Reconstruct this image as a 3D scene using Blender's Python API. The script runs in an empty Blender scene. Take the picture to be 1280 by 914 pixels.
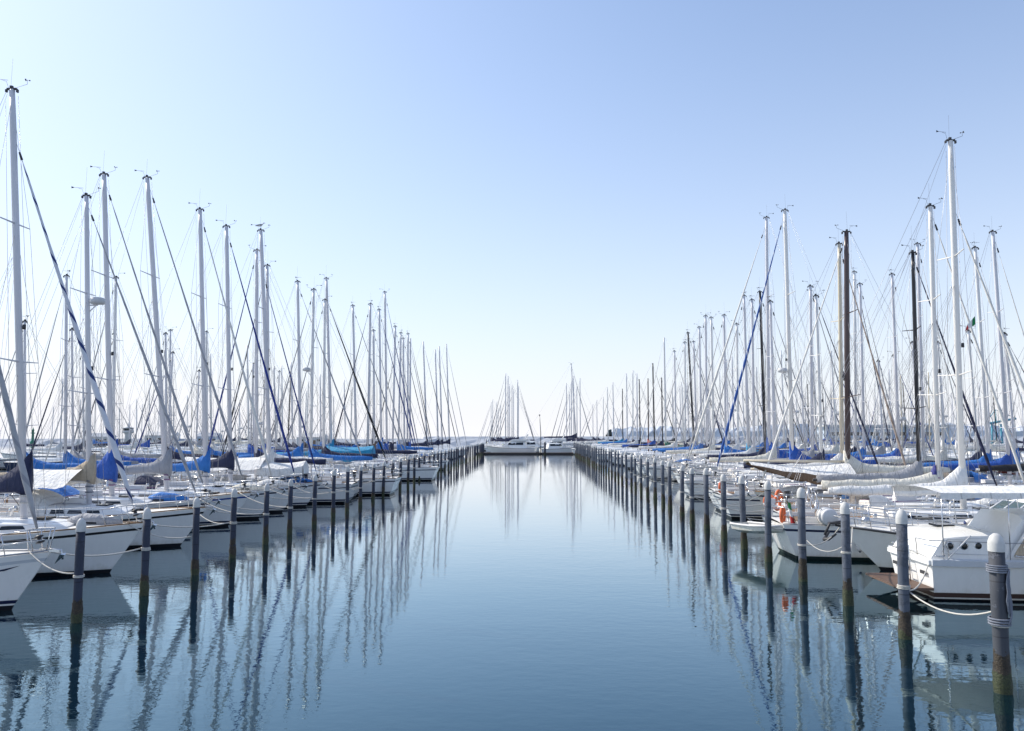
import bpy, math, random
from mathutils import Vector, Matrix, Quaternion
R = math.radians
PI = math.pi
rng = random.Random(11)
scene = bpy.context.scene
col = scene.collection

# ------------------------------------------------------------------ camera
CAM_H = 5.0
YAW, PITCH = math.atan(29/995.6), math.atan(84/995.6)
cam_data = bpy.data.cameras.new('camera')
cam = bpy.data.objects.new('camera', cam_data)
col.objects.link(cam)
cam.location = (0, 0, CAM_H)
cam.rotation_euler = (PI/2 + PITCH, 0, YAW)
cam_data.sensor_width = 36
cam_data.lens = 28
cam_data.clip_start = 0.1
cam_data.clip_end = 30000
scene.camera = cam
_rot = cam.rotation_euler.to_matrix()

def at(px, py, Y):
    """point of the world plane y=Y seen at a position of the survey photo"""
    v = _rot @ Vector(((px-640)/995.6, -(py-457)/995.6, -1))
    k = Y / v.y
    return Vector((v.x*k, Y, CAM_H + v.z*k))

def seen_x(p):
    v = _rot.transposed() @ (Vector(p)-cam.location)
    return 640+995.6*v.x/-v.z
def depth_on_row(X, px, z):
    lo, hi = 8., 400.
    for _ in range(50):
        m = (lo+hi)/2
        if abs(seen_x((X, m, z))-669) > abs(px-669): lo = m
        else: hi = m
    return (lo+hi)/2

# ------------------------------------------------------------------ light
SUN_EL, SUN_AZ = R(40), R(66)       # azimuth to the left of the channel axis
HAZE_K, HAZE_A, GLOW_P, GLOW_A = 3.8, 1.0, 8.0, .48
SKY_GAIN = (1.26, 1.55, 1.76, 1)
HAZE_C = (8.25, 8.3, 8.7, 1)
scene.view_settings.view_transform = 'Standard'
scene.view_settings.look = 'None'
scene.view_settings.exposure = 0
world = bpy.data.worlds.new('World')
scene.world = world
world.use_nodes = True
nt = world.node_tree
nt.nodes.clear()
sky = nt.nodes.new('ShaderNodeTexSky')
sky.sky_type = 'NISHITA'
sky.sun_disc = False
sky.sun_elevation = SUN_EL
sky.sun_rotation = -SUN_AZ
sky.altitude = 0
sky.air_density = 1.0
sky.dust_density = 1.2
sky.ozone_density = 3.0
tc = nt.nodes.new('ShaderNodeTexCoord')
def wn(op, a, b=None, clamp=False):
    nd = nt.nodes.new('ShaderNodeMath'); nd.operation = op; nd.use_clamp = clamp
    for i, v in enumerate((a, b)):
        if v is None: continue
        if hasattr(v, 'is_linked'): nt.links.new(v, nd.inputs[i])
        else: nd.inputs[i].default_value = v
    return nd.outputs[0]
sep = nt.nodes.new('ShaderNodeSeparateXYZ')
nt.links.new(tc.outputs['Generated'], sep.inputs[0])
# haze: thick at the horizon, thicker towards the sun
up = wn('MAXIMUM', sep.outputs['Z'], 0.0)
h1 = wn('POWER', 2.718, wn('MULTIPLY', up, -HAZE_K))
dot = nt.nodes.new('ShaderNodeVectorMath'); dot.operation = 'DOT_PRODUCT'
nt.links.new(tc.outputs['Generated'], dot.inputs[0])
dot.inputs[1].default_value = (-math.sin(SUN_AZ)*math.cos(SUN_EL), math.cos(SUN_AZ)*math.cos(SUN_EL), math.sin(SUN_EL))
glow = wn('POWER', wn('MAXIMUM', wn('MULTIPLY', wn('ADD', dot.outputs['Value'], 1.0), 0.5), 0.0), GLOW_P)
zenith_fill = nt.nodes.new('ShaderNodeMapRange'); zenith_fill.interpolation_type = 'SMOOTHSTEP'      # added brightening of the unseen upper sky, for fill light
nt.links.new(up, zenith_fill.inputs['Value'])
zenith_fill.inputs['From Min'].default_value = .58; zenith_fill.inputs['From Max'].default_value = .95; zenith_fill.inputs['To Max'].default_value = .16
hz = wn('ADD', wn('ADD', wn('MULTIPLY', h1, HAZE_A), wn('MULTIPLY', glow, GLOW_A)), zenith_fill.outputs[0], True)
gain = nt.nodes.new('ShaderNodeMix'); gain.data_type = 'RGBA'; gain.blend_type = 'MULTIPLY'
gain.inputs['Factor'].default_value = 1
nt.links.new(sky.outputs[0], gain.inputs['A'])
gain.inputs['B'].default_value = SKY_GAIN
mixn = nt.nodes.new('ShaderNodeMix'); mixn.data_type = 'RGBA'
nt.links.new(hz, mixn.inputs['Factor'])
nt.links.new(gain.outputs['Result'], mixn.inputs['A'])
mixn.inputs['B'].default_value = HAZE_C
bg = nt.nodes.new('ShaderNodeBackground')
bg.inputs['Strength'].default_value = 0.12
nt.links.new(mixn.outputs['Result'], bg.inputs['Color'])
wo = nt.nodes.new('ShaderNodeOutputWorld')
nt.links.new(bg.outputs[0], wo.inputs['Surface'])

sun_data = bpy.data.lights.new('sun', 'SUN')
sun_data.energy = 5.0
sun_data.angle = R(0.53)
sun_data.color = (1.0, 0.92, 0.80)
sun = bpy.data.objects.new('sun', sun_data)
col.objects.link(sun)
_sd = Vector((-math.sin(SUN_AZ)*math.cos(SUN_EL), math.cos(SUN_AZ)*math.cos(SUN_EL), math.sin(SUN_EL)))
sun.rotation_euler = _sd.to_track_quat('Z', 'Y').to_euler()
sun.location = (-60, 40, 60)

# ------------------------------------------------------------------ materials
class NT:
    def __init__(s, name):
        s.m = bpy.data.materials.new(name)
        s.m.use_nodes = True
        s.t = s.m.node_tree
        s.p = s.t.nodes['Principled BSDF']
    def n(s, typ, **kw):
        nd = s.t.nodes.new('ShaderNode' + typ)
        for k, v in kw.items(): setattr(nd, k, v)
        return nd
    def link(s, a, b): s.t.links.new(a, b)
    def coord(s, which='Object'):
        return s.n('TexCoord').outputs[which]
    def noise(s, scale, detail=4, vec=None, rough=.55):
        nd = s.n('TexNoise')
        nd.inputs['Scale'].default_value = scale
        nd.inputs['Detail'].default_value = detail
        nd.inputs['Roughness'].default_value = rough
        if vec is not None: s.link(vec, nd.inputs['Vector'])
        return nd.outputs['Fac']
    def scaled(s, vec, sc):
        nd = s.n('Mapping'); nd.inputs['Scale'].default_value = sc
        s.link(vec, nd.inputs['Vector'])
        return nd.outputs[0]
    def ramp(s, fac, stops):
        nd = s.n('ValToRGB')
        e = nd.color_ramp.elements
        while len(e) < len(stops): e.new(.5)
        for i, (p, c) in enumerate(stops):
            e[i].position = p
            e[i].color = (*c, 1) if len(c) == 3 else c
        s.link(fac, nd.inputs[0])
        return nd.outputs[0]
    def mix(s, fac, a, b, blend='MIX'):
        nd = s.n('Mix', data_type='RGBA', blend_type=blend)
        for v, k in ((fac, 'Factor'), (a, 'A'), (b, 'B')):
            if hasattr(v, 'is_linked'): s.link(v, nd.inputs[k])
            elif k == 'Factor': nd.inputs[k].default_value = v
            else: nd.inputs[k].default_value = (*v, 1)
        return nd.outputs['Result']
    def math(s, op, a, b=None, clamp=False):
        nd = s.n('Math', operation=op, use_clamp=clamp)
        for i, v in enumerate((a, b)):
            if v is None: continue
            if hasattr(v, 'is_linked'): s.link(v, nd.inputs[i])
            else: nd.inputs[i].default_value = v
        return nd.outputs[0]
    def bump(s, h, dist=.01, strength=1):
        nd = s.n('Bump'); nd.inputs['Distance'].default_value = dist
        nd.inputs['Strength'].default_value = strength
        s.link(h, nd.inputs['Height'])
        s.link(nd.outputs[0], s.p.inputs['Normal'])
    def set(s, **kw):
        for k, v in kw.items():
            k = k.replace('_', ' ')
            if hasattr(v, 'is_linked'): s.link(v, s.p.inputs[k])
            elif isinstance(v, tuple): s.p.inputs[k].default_value = (*v, 1)
            else: s.p.inputs[k].default_value = v
        return s
    def color(s, v):
        if hasattr(v, 'is_linked'): s.link(v, s.p.inputs['Base Color'])
        else: s.p.inputs['Base Color'].default_value = (*v, 1)

def mul(c, k): return tuple(min(1, x*k) for x in c)

def gelcoat(name, c, dirt=.25):
    n = NT(name)
    o = n.coord()
    streak = n.noise(2.2, 4, n.scaled(o, (3.0, 3.0, .35)))
    blot = n.noise(1.3, 3, o)
    f = n.math('MULTIPLY', n.math('MULTIPLY', streak, blot), dirt*2.2, True)
    body = n.mix(f, c, mul(c, .62))
    sp = n.n('SeparateXYZ'); n.link(o, sp.inputs[0])
    zl = n.math('ADD', sp.outputs['Z'], n.math('MULTIPLY', n.noise(3.5, 4, n.scaled(o, (2, 2, .6))), .55))
    scum = n.n('MapRange'); n.link(zl, scum.inputs['Value'])
    scum.inputs['From Min'].default_value = .62; scum.inputs['From Max'].default_value = .30; scum.inputs['To Max'].default_value = .55
    rust = n.ramp(n.noise(1.1, 5, n.scaled(o, (5, 5, .22)), .7), [(.66, (0, 0, 0)), (.80, (1, 1, 1))])
    body = n.mix(n.math('MULTIPLY', rust, .28), body, (.36, .27, .17))
    n.color(n.mix(scum.outputs[0], body, (c[0]*.55, c[1]*.53, c[2]*.42)))
    n.set(Roughness=n.math('ADD', n.math('MULTIPLY', blot, .25), .12), IOR=1.45)
    return n.m

def paint(name, c, rough=.4, metallic=0., vary=.15, scale=3.):
    n = NT(name)
    f = n.noise(scale, 5, n.coord())
    n.color(n.mix(f, mul(c, 1+vary), mul(c, 1-vary)))
    n.set(Roughness=rough, Metallic=metallic)
    return n.m

def canvas(name, c):
    n = NT(name)
    o = n.coord()
    f = n.noise(2.5, 6, o)
    fold = n.noise(4.0, 3, n.scaled(o, (1.6, 1.0, .7)))
    n.color(n.mix(f, mul(c, 1.25), mul(c, .72)))
    sp = n.n('SeparateXYZ'); n.link(o, sp.inputs[0])
    xs = n.math('ADD', sp.outputs['X'], n.math('MULTIPLY', sp.outputs['Z'], .15))
    seam = n.math('LESS_THAN', n.math('FRACT', n.math('MULTIPLY', xs, 1.15)), .03)
    fade = n.ramp(n.noise(.8, 3, o), [(.4, (0, 0, 0)), (.75, (1, 1, 1))])
    base = n.mix(f, mul(c, 1.25), mul(c, .72))
    base = n.mix(n.math('MULTIPLY', fade, .22), base, tuple(min(.8, x*1.2+.12) for x in c))
    n.color(n.mix(n.math('MULTIPLY', seam, .5), base, mul(c, .35)))
    tight = n.noise(3.0, 3, n.scaled(o, (5.0, 1.0, .8)))
    n.set(Roughness=.85)
    n.p.inputs['Sheen Weight'].default_value = .05
    hh = n.math('ADD', n.math('ADD', fold, n.math('MULTIPLY', f, .35)), n.math('MULTIPLY', tight, .45))
    n.bump(n.math('SUBTRACT', hh, n.math('MULTIPLY', seam, .25)), .10, .9)
    return n.m

def spiral(name, c1, c2, pitch, width):
    """furled sail: c2 edge strip winding round c1, along local z"""
    n = NT(name)
    sp = n.n('SeparateXYZ'); n.link(n.coord(), sp.inputs[0])
    ang = n.math('ARCTAN2', sp.outputs['Y'], sp.outputs['X'])
    w = n.noise(.9, 2, n.coord())
    v = n.math('ADD', n.math('ADD', n.math('DIVIDE', sp.outputs['Z'], pitch), n.math('DIVIDE', ang, 2*PI)), n.math('MULTIPLY', w, .35))
    fr = n.math('FRACT', v)
    m = n.math('LESS_THAN', fr, width)
    f = n.noise(3, 4, n.coord())
    a = n.mix(f, mul(c1, 1.1), mul(c1, .8))
    n.color(n.mix(m, a, c2))
    n.set(Roughness=.8)
    ridge = n.n('MapRange'); n.link(fr, ridge.inputs[0])
    n.bump(fr, .03, .7)
    return n.m

def alu(name, c, rough=.38, metal=.25):
    n = NT(name)
    o = n.coord()
    f = n.noise(1.2, 3, n.scaled(o, (6, 6, .25)))
    n.color(n.mix(f, mul(c, 1.1), mul(c, .85)))
    n.set(Roughness=rough, Metallic=metal)
    return n.m

def wood(name, c1, c2, scale=8.):
    n = NT(name)
    o = n.coord()
    f = n.noise(scale, 5, n.scaled(o, (.3, 4, 4)))
    n.color(n.mix(f, c1, c2))
    n.set(Roughness=.6)
    n.bump(f, .004, .6)
    return n.m

M = {}
M['white'] = gelcoat('white gelcoat', (.82, .82, .81))
M['cream'] = gelcoat('cream gelcoat', (.72, .69, .61))
M['bluehull'] = gelcoat('navy gelcoat', (.012, .022, .06), .1)
M['greyhull'] = gelcoat('pale grey gelcoat', (.55, .58, .62))
M['deck'] = paint('non-skid deck', (.74, .73, .70), .55, 0, .10, 14)
M['deckcream'] = paint('cream deck', (.66, .63, .55), .55, 0, .10, 14)
M['navy'] = paint('navy stripe', (.012, .018, .055), .3)
M['black'] = paint('black paint', (.012, .012, .015), .4)
M['blue'] = paint('blue stripe', (.02, .06, .28), .3)
M['red'] = paint('red antifoul', (.16, .03, .025), .7)
M['brownfoul'] = paint('brown antifoul', (.05, .026, .02), .7)
M['greenfoul'] = paint('dark green antifoul', (.012, .03, .028), .7)
M['glass'] = paint('smoked acrylic', (.012, .016, .022), .06, 0, .2)
M['lightglass'] = paint('windscreen glass', (.055, .085, .09), .05, 0, .4, 1.0)
M['steel'] = paint('stainless steel', (.62, .62, .63), .2, .9, .05)
M['wire'] = paint('rigging wire', (.30, .31, .34), .35, .5, .05)
M['alu'] = alu('anodised mast', (.64, .64, .68), .38, .0)
M['aluwhite'] = alu('white mast', (.78, .76, .73), .35, 0)
M['alupale'] = alu('pale mast', (.74, .74, .74), .38, .0)
M['aludark'] = alu('black mast', (.018, .018, .022), .3, 0)
M['mastbrown'] = alu('bronze mast', (.075, .05, .05), .3, 0)
M['masttan'] = alu('cream mast', (.66, .58, .44), .3, 0)
M['fitting'] = paint('dark fittings', (.035, .035, .04), .5)
M['teak'] = wood('teak', (.28, .17, .09), (.16, .09, .045))
M['teakdark'] = wood('weathered planks', (.15, .09, .06), (.07, .04, .03))
for k, c in dict(c_navy=(.010, .017, .060), c_royal=(.011, .080, .38), c_blue=(.02, .16, .50), c_turq=(.02, .25, .46),
                 c_grey=(.30, .31, .34), c_white=(.72, .72, .71), c_tan=(.42, .35, .26), c_brown=(.16, .10, .06),
                 c_purple=(.035, .04, .22), c_black=(.015, .014, .018), c_green=(.02, .13, .09), c_red=(.33, .05, .035),
                 c_sky=(.10, .28, .62), c_cream=(.70, .67, .58)).items():
    M[k] = canvas(k[2:] + ' canvas', c)
W, G = (.70, .70, .70), (.40, .40, .42)
M['j_white'] = spiral('white furled sail', (.70, .69, .66), (.60, .59, .57), .9, .15)
M['j_grey'] = spiral('grey furled sail', (.40, .40, .42), (.27, .27, .30), 1.1, .2)
M['j_bluespiral'] = spiral('white furled sail blue edge', (.62, .64, .70), (.015, .035, .16), 1.15, .22)
M['j_royalspiral'] = spiral('blue furled sail white edge', (.015, .075, .30), (.6, .63, .7), 1.2, .14)
M['j_blue'] = spiral('blue furled sail', (.015, .04, .22), (.012, .025, .14), 1.0, .25)
M['j_royal'] = spiral('royal blue furled sail', (.02, .045, .25), (.015, .03, .17), 1.0, .25)
M['j_navy'] = spiral('navy furled sail', (.02, .025, .07), (.01, .012, .04), 1.0, .25)
M['j_black'] = spiral('black furled sail', (.012, .012, .014), (.45, .45, .47), 1.5, .07)
M['j_blackwhite'] = spiral('white furled sail black edge', (.42, .41, .42), (.02, .02, .025), 1.1, .55)
M['j_tan'] = spiral('tan furled sail', (.42, .33, .27), (.25, .19, .16), 1.0, .2)
M['rubber'] = paint('fender vinyl', (.62, .62, .63), .45)
M['fbluecap'] = paint('fender end', (.02, .04, .16), .45)
M['orange'] = paint('orange lifebuoy', (.62, .13, .04), .55)
M['yellow'] = paint('yellow float', (.66, .38, .03), .6)
M['flaggreen'] = canvas('flag green', (.0, .20, .06)); M['flagwhite'] = canvas('flag white', (.75, .75, .75)); M['flagred'] = canvas('flag red', (.50, .03, .03))
M['skin'] = paint('plain plastic', (.55, .56, .58), .5)

def rope_mat(name, c):
    n = NT(name)
    f = n.noise(40, 3, n.coord())
    n.color(n.mix(f, mul(c, 1.15), mul(c, .6)))
    n.set(Roughness=.9)
    n.bump(f, .01, .6)
    return n.m
M['rope'] = rope_mat('pale rope', (.58, .56, .52))
M['ropeblue'] = rope_mat('grey rope', (.20, .22, .27))
M['ropepurple'] = rope_mat('purple rope', (.25, .13, .25))

def pile_mat(name, c, rough_line, peel):
    n = NT(name)
    o = n.coord()
    oi = n.n('ObjectInfo')
    off = n.n('VectorMath', operation='ADD')
    n.link(o, off.inputs[0])
    cmb = n.n('CombineXYZ')
    n.link(n.math('MULTIPLY', oi.outputs['Random'], 37), cmb.inputs[0])
    n.link(cmb.outputs[0], off.inputs[1])
    p = off.outputs[0]
    sp = n.n('SeparateXYZ'); n.link(o, sp.inputs[0])
    z = sp.outputs['Z']
    wob = n.noise(5, 4, p)
    fine = n.noise(26, 5, p)
    streak = n.noise(5, 4, n.scaled(p, (3, 3, .25)))
    base = n.mix(streak, mul(c, 1.25), mul(c, .70))
    patch = n.ramp(n.noise(3.2, 5, p, .7), [(.58 - peel*.2, (0, 0, 0)), (.60 - peel*.2, (1, 1, 1))])
    base = n.mix(n.math('MULTIPLY', patch, .35 + peel*.4), base, mul(c, .45))
    seam = n.math('LESS_THAN', n.math('FRACT', n.math('MULTIPLY', z, .95)), .022)
    base = n.mix(n.math('MULTIPLY', seam, .75), base, mul(c, .25))
    chip = n.ramp(n.noise(9, 5, p, .75), [(.66, (0, 0, 0)), (.70, (1, 1, 1))])
    base = n.mix(n.math('MULTIPLY', chip, .25 + peel*.3), base, tuple(min(.6, x*2.2+.05) for x in c))
    zz = n.math('ADD', n.math('ADD', z, n.math('MULTIPLY', n.math('SUBTRACT', wob, .5), .60)), n.math('MULTIPLY', n.math('SUBTRACT', oi.outputs['Random'], .5), .35))
    weed = n.ramp(fine, [(.3, (.012, .010, .007)), (.55, (.035, .024, .014)), (.75, (.075, .055, .03))])
    green = n.ramp(fine, [(.3, (.012, .018, .008)), (.7, (.05, .06, .018))])
    low = n.math('LESS_THAN', zz, .28)
    weed = n.mix(low, weed, green)
    m = n.math('LESS_THAN', zz, rough_line)
    n.color(n.mix(m, base, weed))
    n.set(Roughness=n.math('SUBTRACT', .75, n.math('MULTIPLY', m, .2)))
    n.bump(n.math('ADD', n.math('MULTIPLY', patch, -.4), n.math('MULTIPLY', fine, n.math('ADD', n.math('MULTIPLY', m, 1.2), .15))), .02, .8)
    return n.m
M['pileL'] = pile_mat('slate painted steel pile', (.030, .038, .066), .62, .0)
M['pileR'] = pile_mat('grey painted steel pile', (.080, .096, .13), .68, .25)
M['pilepeel'] = pile_mat('peeling grey pile', (.085, .095, .12), .75, 1.0)
M['cap'] = paint('white pile cap', (.52, .52, .51), .65, 0, .25, 9)
def water_mat():
    n = NT('harbour water')
    o = n.coord('Object')
    a = n.noise(2.6, 3, n.scaled(o, (1.0, 1.5, 1)), .5)
    b = n.noise(.55, 3, n.scaled(o, (1, 1.6, 1)), .5)
    c = n.noise(9, 2, n.scaled(o, (1, 1.3, 1)), .5)
    big = n.ramp(n.noise(.05, 4, n.scaled(o, (1, .45, 1))), [(.36, (.35, .35, .35)), (.62, (1.15, 1.15, 1.15))])
    h = n.math('ADD', n.math('ADD', n.math('MULTIPLY', a, .0042), n.math('MULTIPLY', b, .0065)), n.math('MULTIPLY', c, .0004))
    h = n.math('MULTIPLY', h, big)
    bp = n.n('Bump'); bp.inputs['Distance'].default_value = 1.0
    n.link(h, bp.inputs['Height'])
    lw = n.n('LayerWeight'); lw.inputs['Blend'].default_value = .5
    n.link(bp.outputs[0], lw.inputs['Normal'])
    cv = n.ramp(lw.outputs['Facing'], [(p, (v, v, v)) for p, v in ((0, .03), (.5, .10), (.658, .265), (.70, .33), (.755, .43), (.82, .59), (.883, .78), (.95, .94), (1, 1))])
    fac = n.math('ADD', cv, 0.0, True)
    df = n.n('BsdfDiffuse')
    murk = n.noise(.12, 3, o)
    n.link(n.mix(murk, (.0008, .008, .012), (.0012, .012, .022)), df.inputs['Color'])
    gl = n.n('BsdfGlossy'); gl.inputs['Roughness'].default_value = .012
    n.link(n.ramp(lw.outputs['Facing'], [(.60, (.62, .90, 1)), (.80, (.76, .935, 1)), (.93, (1, 1, 1))]), gl.inputs['Color'])
    n.link(bp.outputs[0], gl.inputs['Normal'])
    mx = n.n('MixShader')
    n.link(fac, mx.inputs[0]); n.link(df.outputs[0], mx.inputs[1]); n.link(gl.outputs[0], mx.inputs[2])
    n.link(mx.outputs[0], n.t.nodes['Material Output'].inputs['Surface'])
    return n.m
M['water'] = water_mat()

# ------------------------------------------------------------------ mesh builder
class MB:
    def __init__(s): s.v = []; s.f = []; s.m = []; s.sm = []
    def add(s, vs, fs, mi=0, smooth=True):
        o = len(s.v)
        s.v += [tuple(p) for p in vs]
        for i, f in enumerate(fs):
            s.f.append(tuple(o+k for k in f))
            s.m.append(mi[i] if isinstance(mi, list) else mi)
            s.sm.append(smooth)
        return s
    def box(s, c, size, mi=0, rz=0, ry=0):
        hx, hy, hz_ = size[0]/2, size[1]/2, size[2]/2
        vs = [Vector((x, y, z)) for x in (-hx, hx) for y in (-hy, hy) for z in (-hz_, hz_)]
        if ry: vs = [Matrix.Rotation(ry, 3, 'Y') @ p for p in vs]
        if rz: vs = [Matrix.Rotation(rz, 3, 'Z') @ p for p in vs]
        vs = [p + Vector(c) for p in vs]
        return s.add(vs, [(0, 1, 3, 2), (4, 6, 7, 5), (0, 4, 5, 1), (2, 3, 7, 6), (0, 2, 6, 4), (1, 5, 7, 3)], mi, False)
    def tube(s, pts, r, n=8, mi=0, cap=True, flat=None):
        pts = [Vector(p) for p in pts]
        rs = r if isinstance(r, (list, tuple)) else [r]*len(pts)
        rings = []
        prev = None
        for i, p in enumerate(pts):
            if i == 0: d = pts[1]-p
            elif i == len(pts)-1: d = p-pts[i-1]
            else: d = (pts[i+1]-p).normalized() + (p-pts[i-1]).normalized()
            if d.length < 1e-9: d = Vector((0, 0, 1))
            d.normalize()
            if prev is None:
                ref = Vector((0, 1, 0)) if abs(d.y) < .9 else Vector((1, 0, 0))
                u = (ref - d*ref.dot(d)).normalized()
            else:
                u = prev - d*prev.dot(d)
                u = u.normalized() if u.length > 1e-6 else Vector((1, 0, 0))
            prev = u
            w = d.cross(u)
            k = flat or 1.0          # flat: scale along u (y for upright tubes)
            rings.append([p + (u*math.cos(2*PI*j/n)*k + w*math.sin(2*PI*j/n))*rs[i] for j in range(n)])
        return s.loft(rings, True, cap, mi)
    def loft(s, rings, closed=True, cap=False, mi=0, smooth=True):
        n = len(rings[0]); vs = [p for r_ in rings for p in r_]; fs = []; ms = []
        for i in range(len(rings)-1):
            for j in range(n if closed else n-1):
                k = (j+1) % n
                fs.append((i*n+j, i*n+k, (i+1)*n+k, (i+1)*n+j))
                ms.append(mi[j] if isinstance(mi, list) else mi)
        if cap:
            fs.append(tuple(reversed(range(n)))); ms.append(mi[0] if isinstance(mi, list) else mi)
            fs.append(tuple((len(rings)-1)*n+j for j in range(n))); ms.append(mi[0] if isinstance(mi, list) else mi)
        return s.add(vs, fs, ms, smooth)
    def lathe(s, prof, n=16, c=(0, 0, 0), mi=0):
        rings = [[(c[0]+r*math.cos(2*PI*j/n), c[1]+r*math.sin(2*PI*j/n), c[2]+z) for j in range(n)] for r, z in prof]
        return s.loft(rings, True, True, mi)
    def torus(s, c, R_, r, axis='z', n=20, m=8, mi=0):
        pts = []
        for i in range(n):
            a = 2*PI*i/n
            ring = []
            for j in range(m):
                b = 2*PI*j/m
                x, y, z = (R_+r*math.cos(b))*math.cos(a), (R_+r*math.cos(b))*math.sin(a), r*math.sin(b)
                if axis == 'x': x, y, z = z, x, y
                if axis == 'y': x, y, z = x, z, y
                ring.append((c[0]+x, c[1]+y, c[2]+z))
            pts.append(ring)
        pts.append(pts[0])
        return s.loft(pts, True, False, mi)
    def build(s, name, mats, parent=None):
        me = bpy.data.meshes.new(name)
        me.from_pydata(s.v, [], s.f)
        for m in (mats if isinstance(mats, (list, tuple)) else [mats]): me.materials.append(m)
        me.polygons.foreach_set('material_index', s.m)
        me.polygons.foreach_set('use_smooth', s.sm)
        me.validate(); me.update()
        o = bpy.data.objects.new(name, me)
        col.objects.link(o)
        if parent is not None: o.parent = parent
        return o

def sharp(o, ang=40):
    me = o.data
    try: me.set_sharp_from_angle(angle=R(ang))
    except Exception: pass
    return o

def empty(name, loc=(0, 0, 0), rz=0):
    o = bpy.data.objects.new(name, None)
    o.empty_display_size = .3
    col.objects.link(o); o.location = loc; o.rotation_euler = (0, 0, rz)
    return o
def tag(o, label=None, cat=None, group=None, kind=None):
    if label: o['label'] = label
    if cat: o['category'] = cat
    if group: o['group'] = group
    if kind: o['kind'] = kind
    return o
def lerp(a, b, t): return a+(b-a)*t
def sstep(a, b, x):
    t = max(0, min(1, (x-a)/(b-a))); return t*t*(3-2*t)

# ------------------------------------------------------------------ setting: water
w = MB()
w.add([(-9000, -200, 0), (9000, -200, 0), (9000, 16000, 0), (-9000, 16000, 0)], [(0, 1, 2, 3)], 0, False)
tag(w.build('water', M['water']), kind='structure')

# ------------------------------------------------------------------ hull
class Hull:
    """lofted displacement hull; local +x is the bow, origin amidships on the waterline"""
    def __init__(s, L, B, fb, stern=.78, bowrise=.26, rake=.10, tuck=.05, tmax=.42, full=2.3, flare=.88):
        s.L, s.B, s.fb = L, B, fb
        s.stern, s.bowrise, s.rake, s.tuck, s.tmax, s.full, s.flare = stern, bowrise, rake, tuck, tmax, full, flare
    def bd(s, t):
        if t < s.tmax: k = s.stern+(1-s.stern)*math.sin(PI/2*t/s.tmax)
        else:
            u = (t-s.tmax)/(1-s.tmax); k = 1-u**s.full
        return max(.03, s.B/2*k)
    def bw(s, t):
        if t < s.tmax: k = s.stern*.9+(1-s.stern*.9)*math.sin(PI/2*t/s.tmax)
        else:
            u = (t-s.tmax)/(1-s.tmax); k = 1-u**(s.full*.72)
        return max(.02, s.B/2*k*s.flare)
    def zs(s, t): return s.fb*(1-.10*math.sin(PI*min(1, t*1.05))*.6+s.bowrise*t*t)
    def x(s, t, q): # q: 0 waterline, 1 sheer
        xd = -s.L/2+s.L*t
        xw = -s.L/2+s.tuck*s.L+s.L*(1-s.tuck-s.rake)*t
        return lerp(xw, xd, max(0, q))
    def y(s, t, q):
        return lerp(s.bw(t), s.bd(t), max(0, q)**.7)
    def tx(s, x): return (x+s.L/2)/s.L
    def build(s, parent, mats, n=18, bands=(.14, .19, .29), stripe=(.26, .17)):
        rings = []
        for i in range(n+1):
            t = 1-(1-i/n)**1.35 if i else 0
            t = i/n if i < n*.5 else lerp(i/n, t, .5)
            zs = s.zs(t)
            lv = [(0, -.5), (.72, -.3)] + [(1, z) for z in bands] + [(1, z) for z in (.55*zs, zs-stripe[0], zs-stripe[1], zs)]
            half = []
            for k, z in lv:
                q = z/zs
                if z < 0: half.append((s.x(t, 0)-.02*s.L*(t-.5), s.bw(t)*k, z))
                else: half.append((s.x(t, q), s.y(t, q), z))
            rings.append([(x, y, z) for x, y, z in reversed(half)] + [(x, -y, z) for x, y, z in half[1:]])
        m = len(lv)
        bm_ = [0, 3, 0, 0, 2, 0, 1, 1]
        mi = bm_ + list(reversed(bm_))
        mb = MB()
        mb.loft(rings, False, False, mi, True)
        for r_, flip in ((rings[0], 0), (rings[-1], 1)):     # transom and stem
            fs, ms = [], []
            K = len(r_)
            for j in range(K//2):
                f = (j, j+1, K-2-j, K-1-j) if j+1 < K-2-j else (j, j+1, K-1-j)
                fs.append(tuple(reversed(f)) if flip else f); ms.append(bm_[j])
            mb.add(r_, fs, ms, False)
        return sharp(mb.build('hull', mats, parent), 50)
    def deck(s, parent, mats, n=14):
        rings = []
        for i in range(n+1):
            t = i/n*.995
            b, z, x = s.bd(t)*.985, s.zs(t)-.015, s.x(t, 1)
            rings.append([(x, b*k, z+.10*(1-k*k)*min(1, b)) for k in (-1, -.6, 0, .6, 1)])
        return MB().loft(rings, False, False, 0, True).build('deck', mats, parent)
    def rail_pts(s, side, t0=0, t1=1, n=14, up=.03, ins=.99):
        return [(s.x(t0+(t1-t0)*i/n, 1), side*s.bd(t0+(t1-t0)*i/n)*ins, s.zs(t0+(t1-t0)*i/n)+up) for i in range(n+1)]

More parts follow.
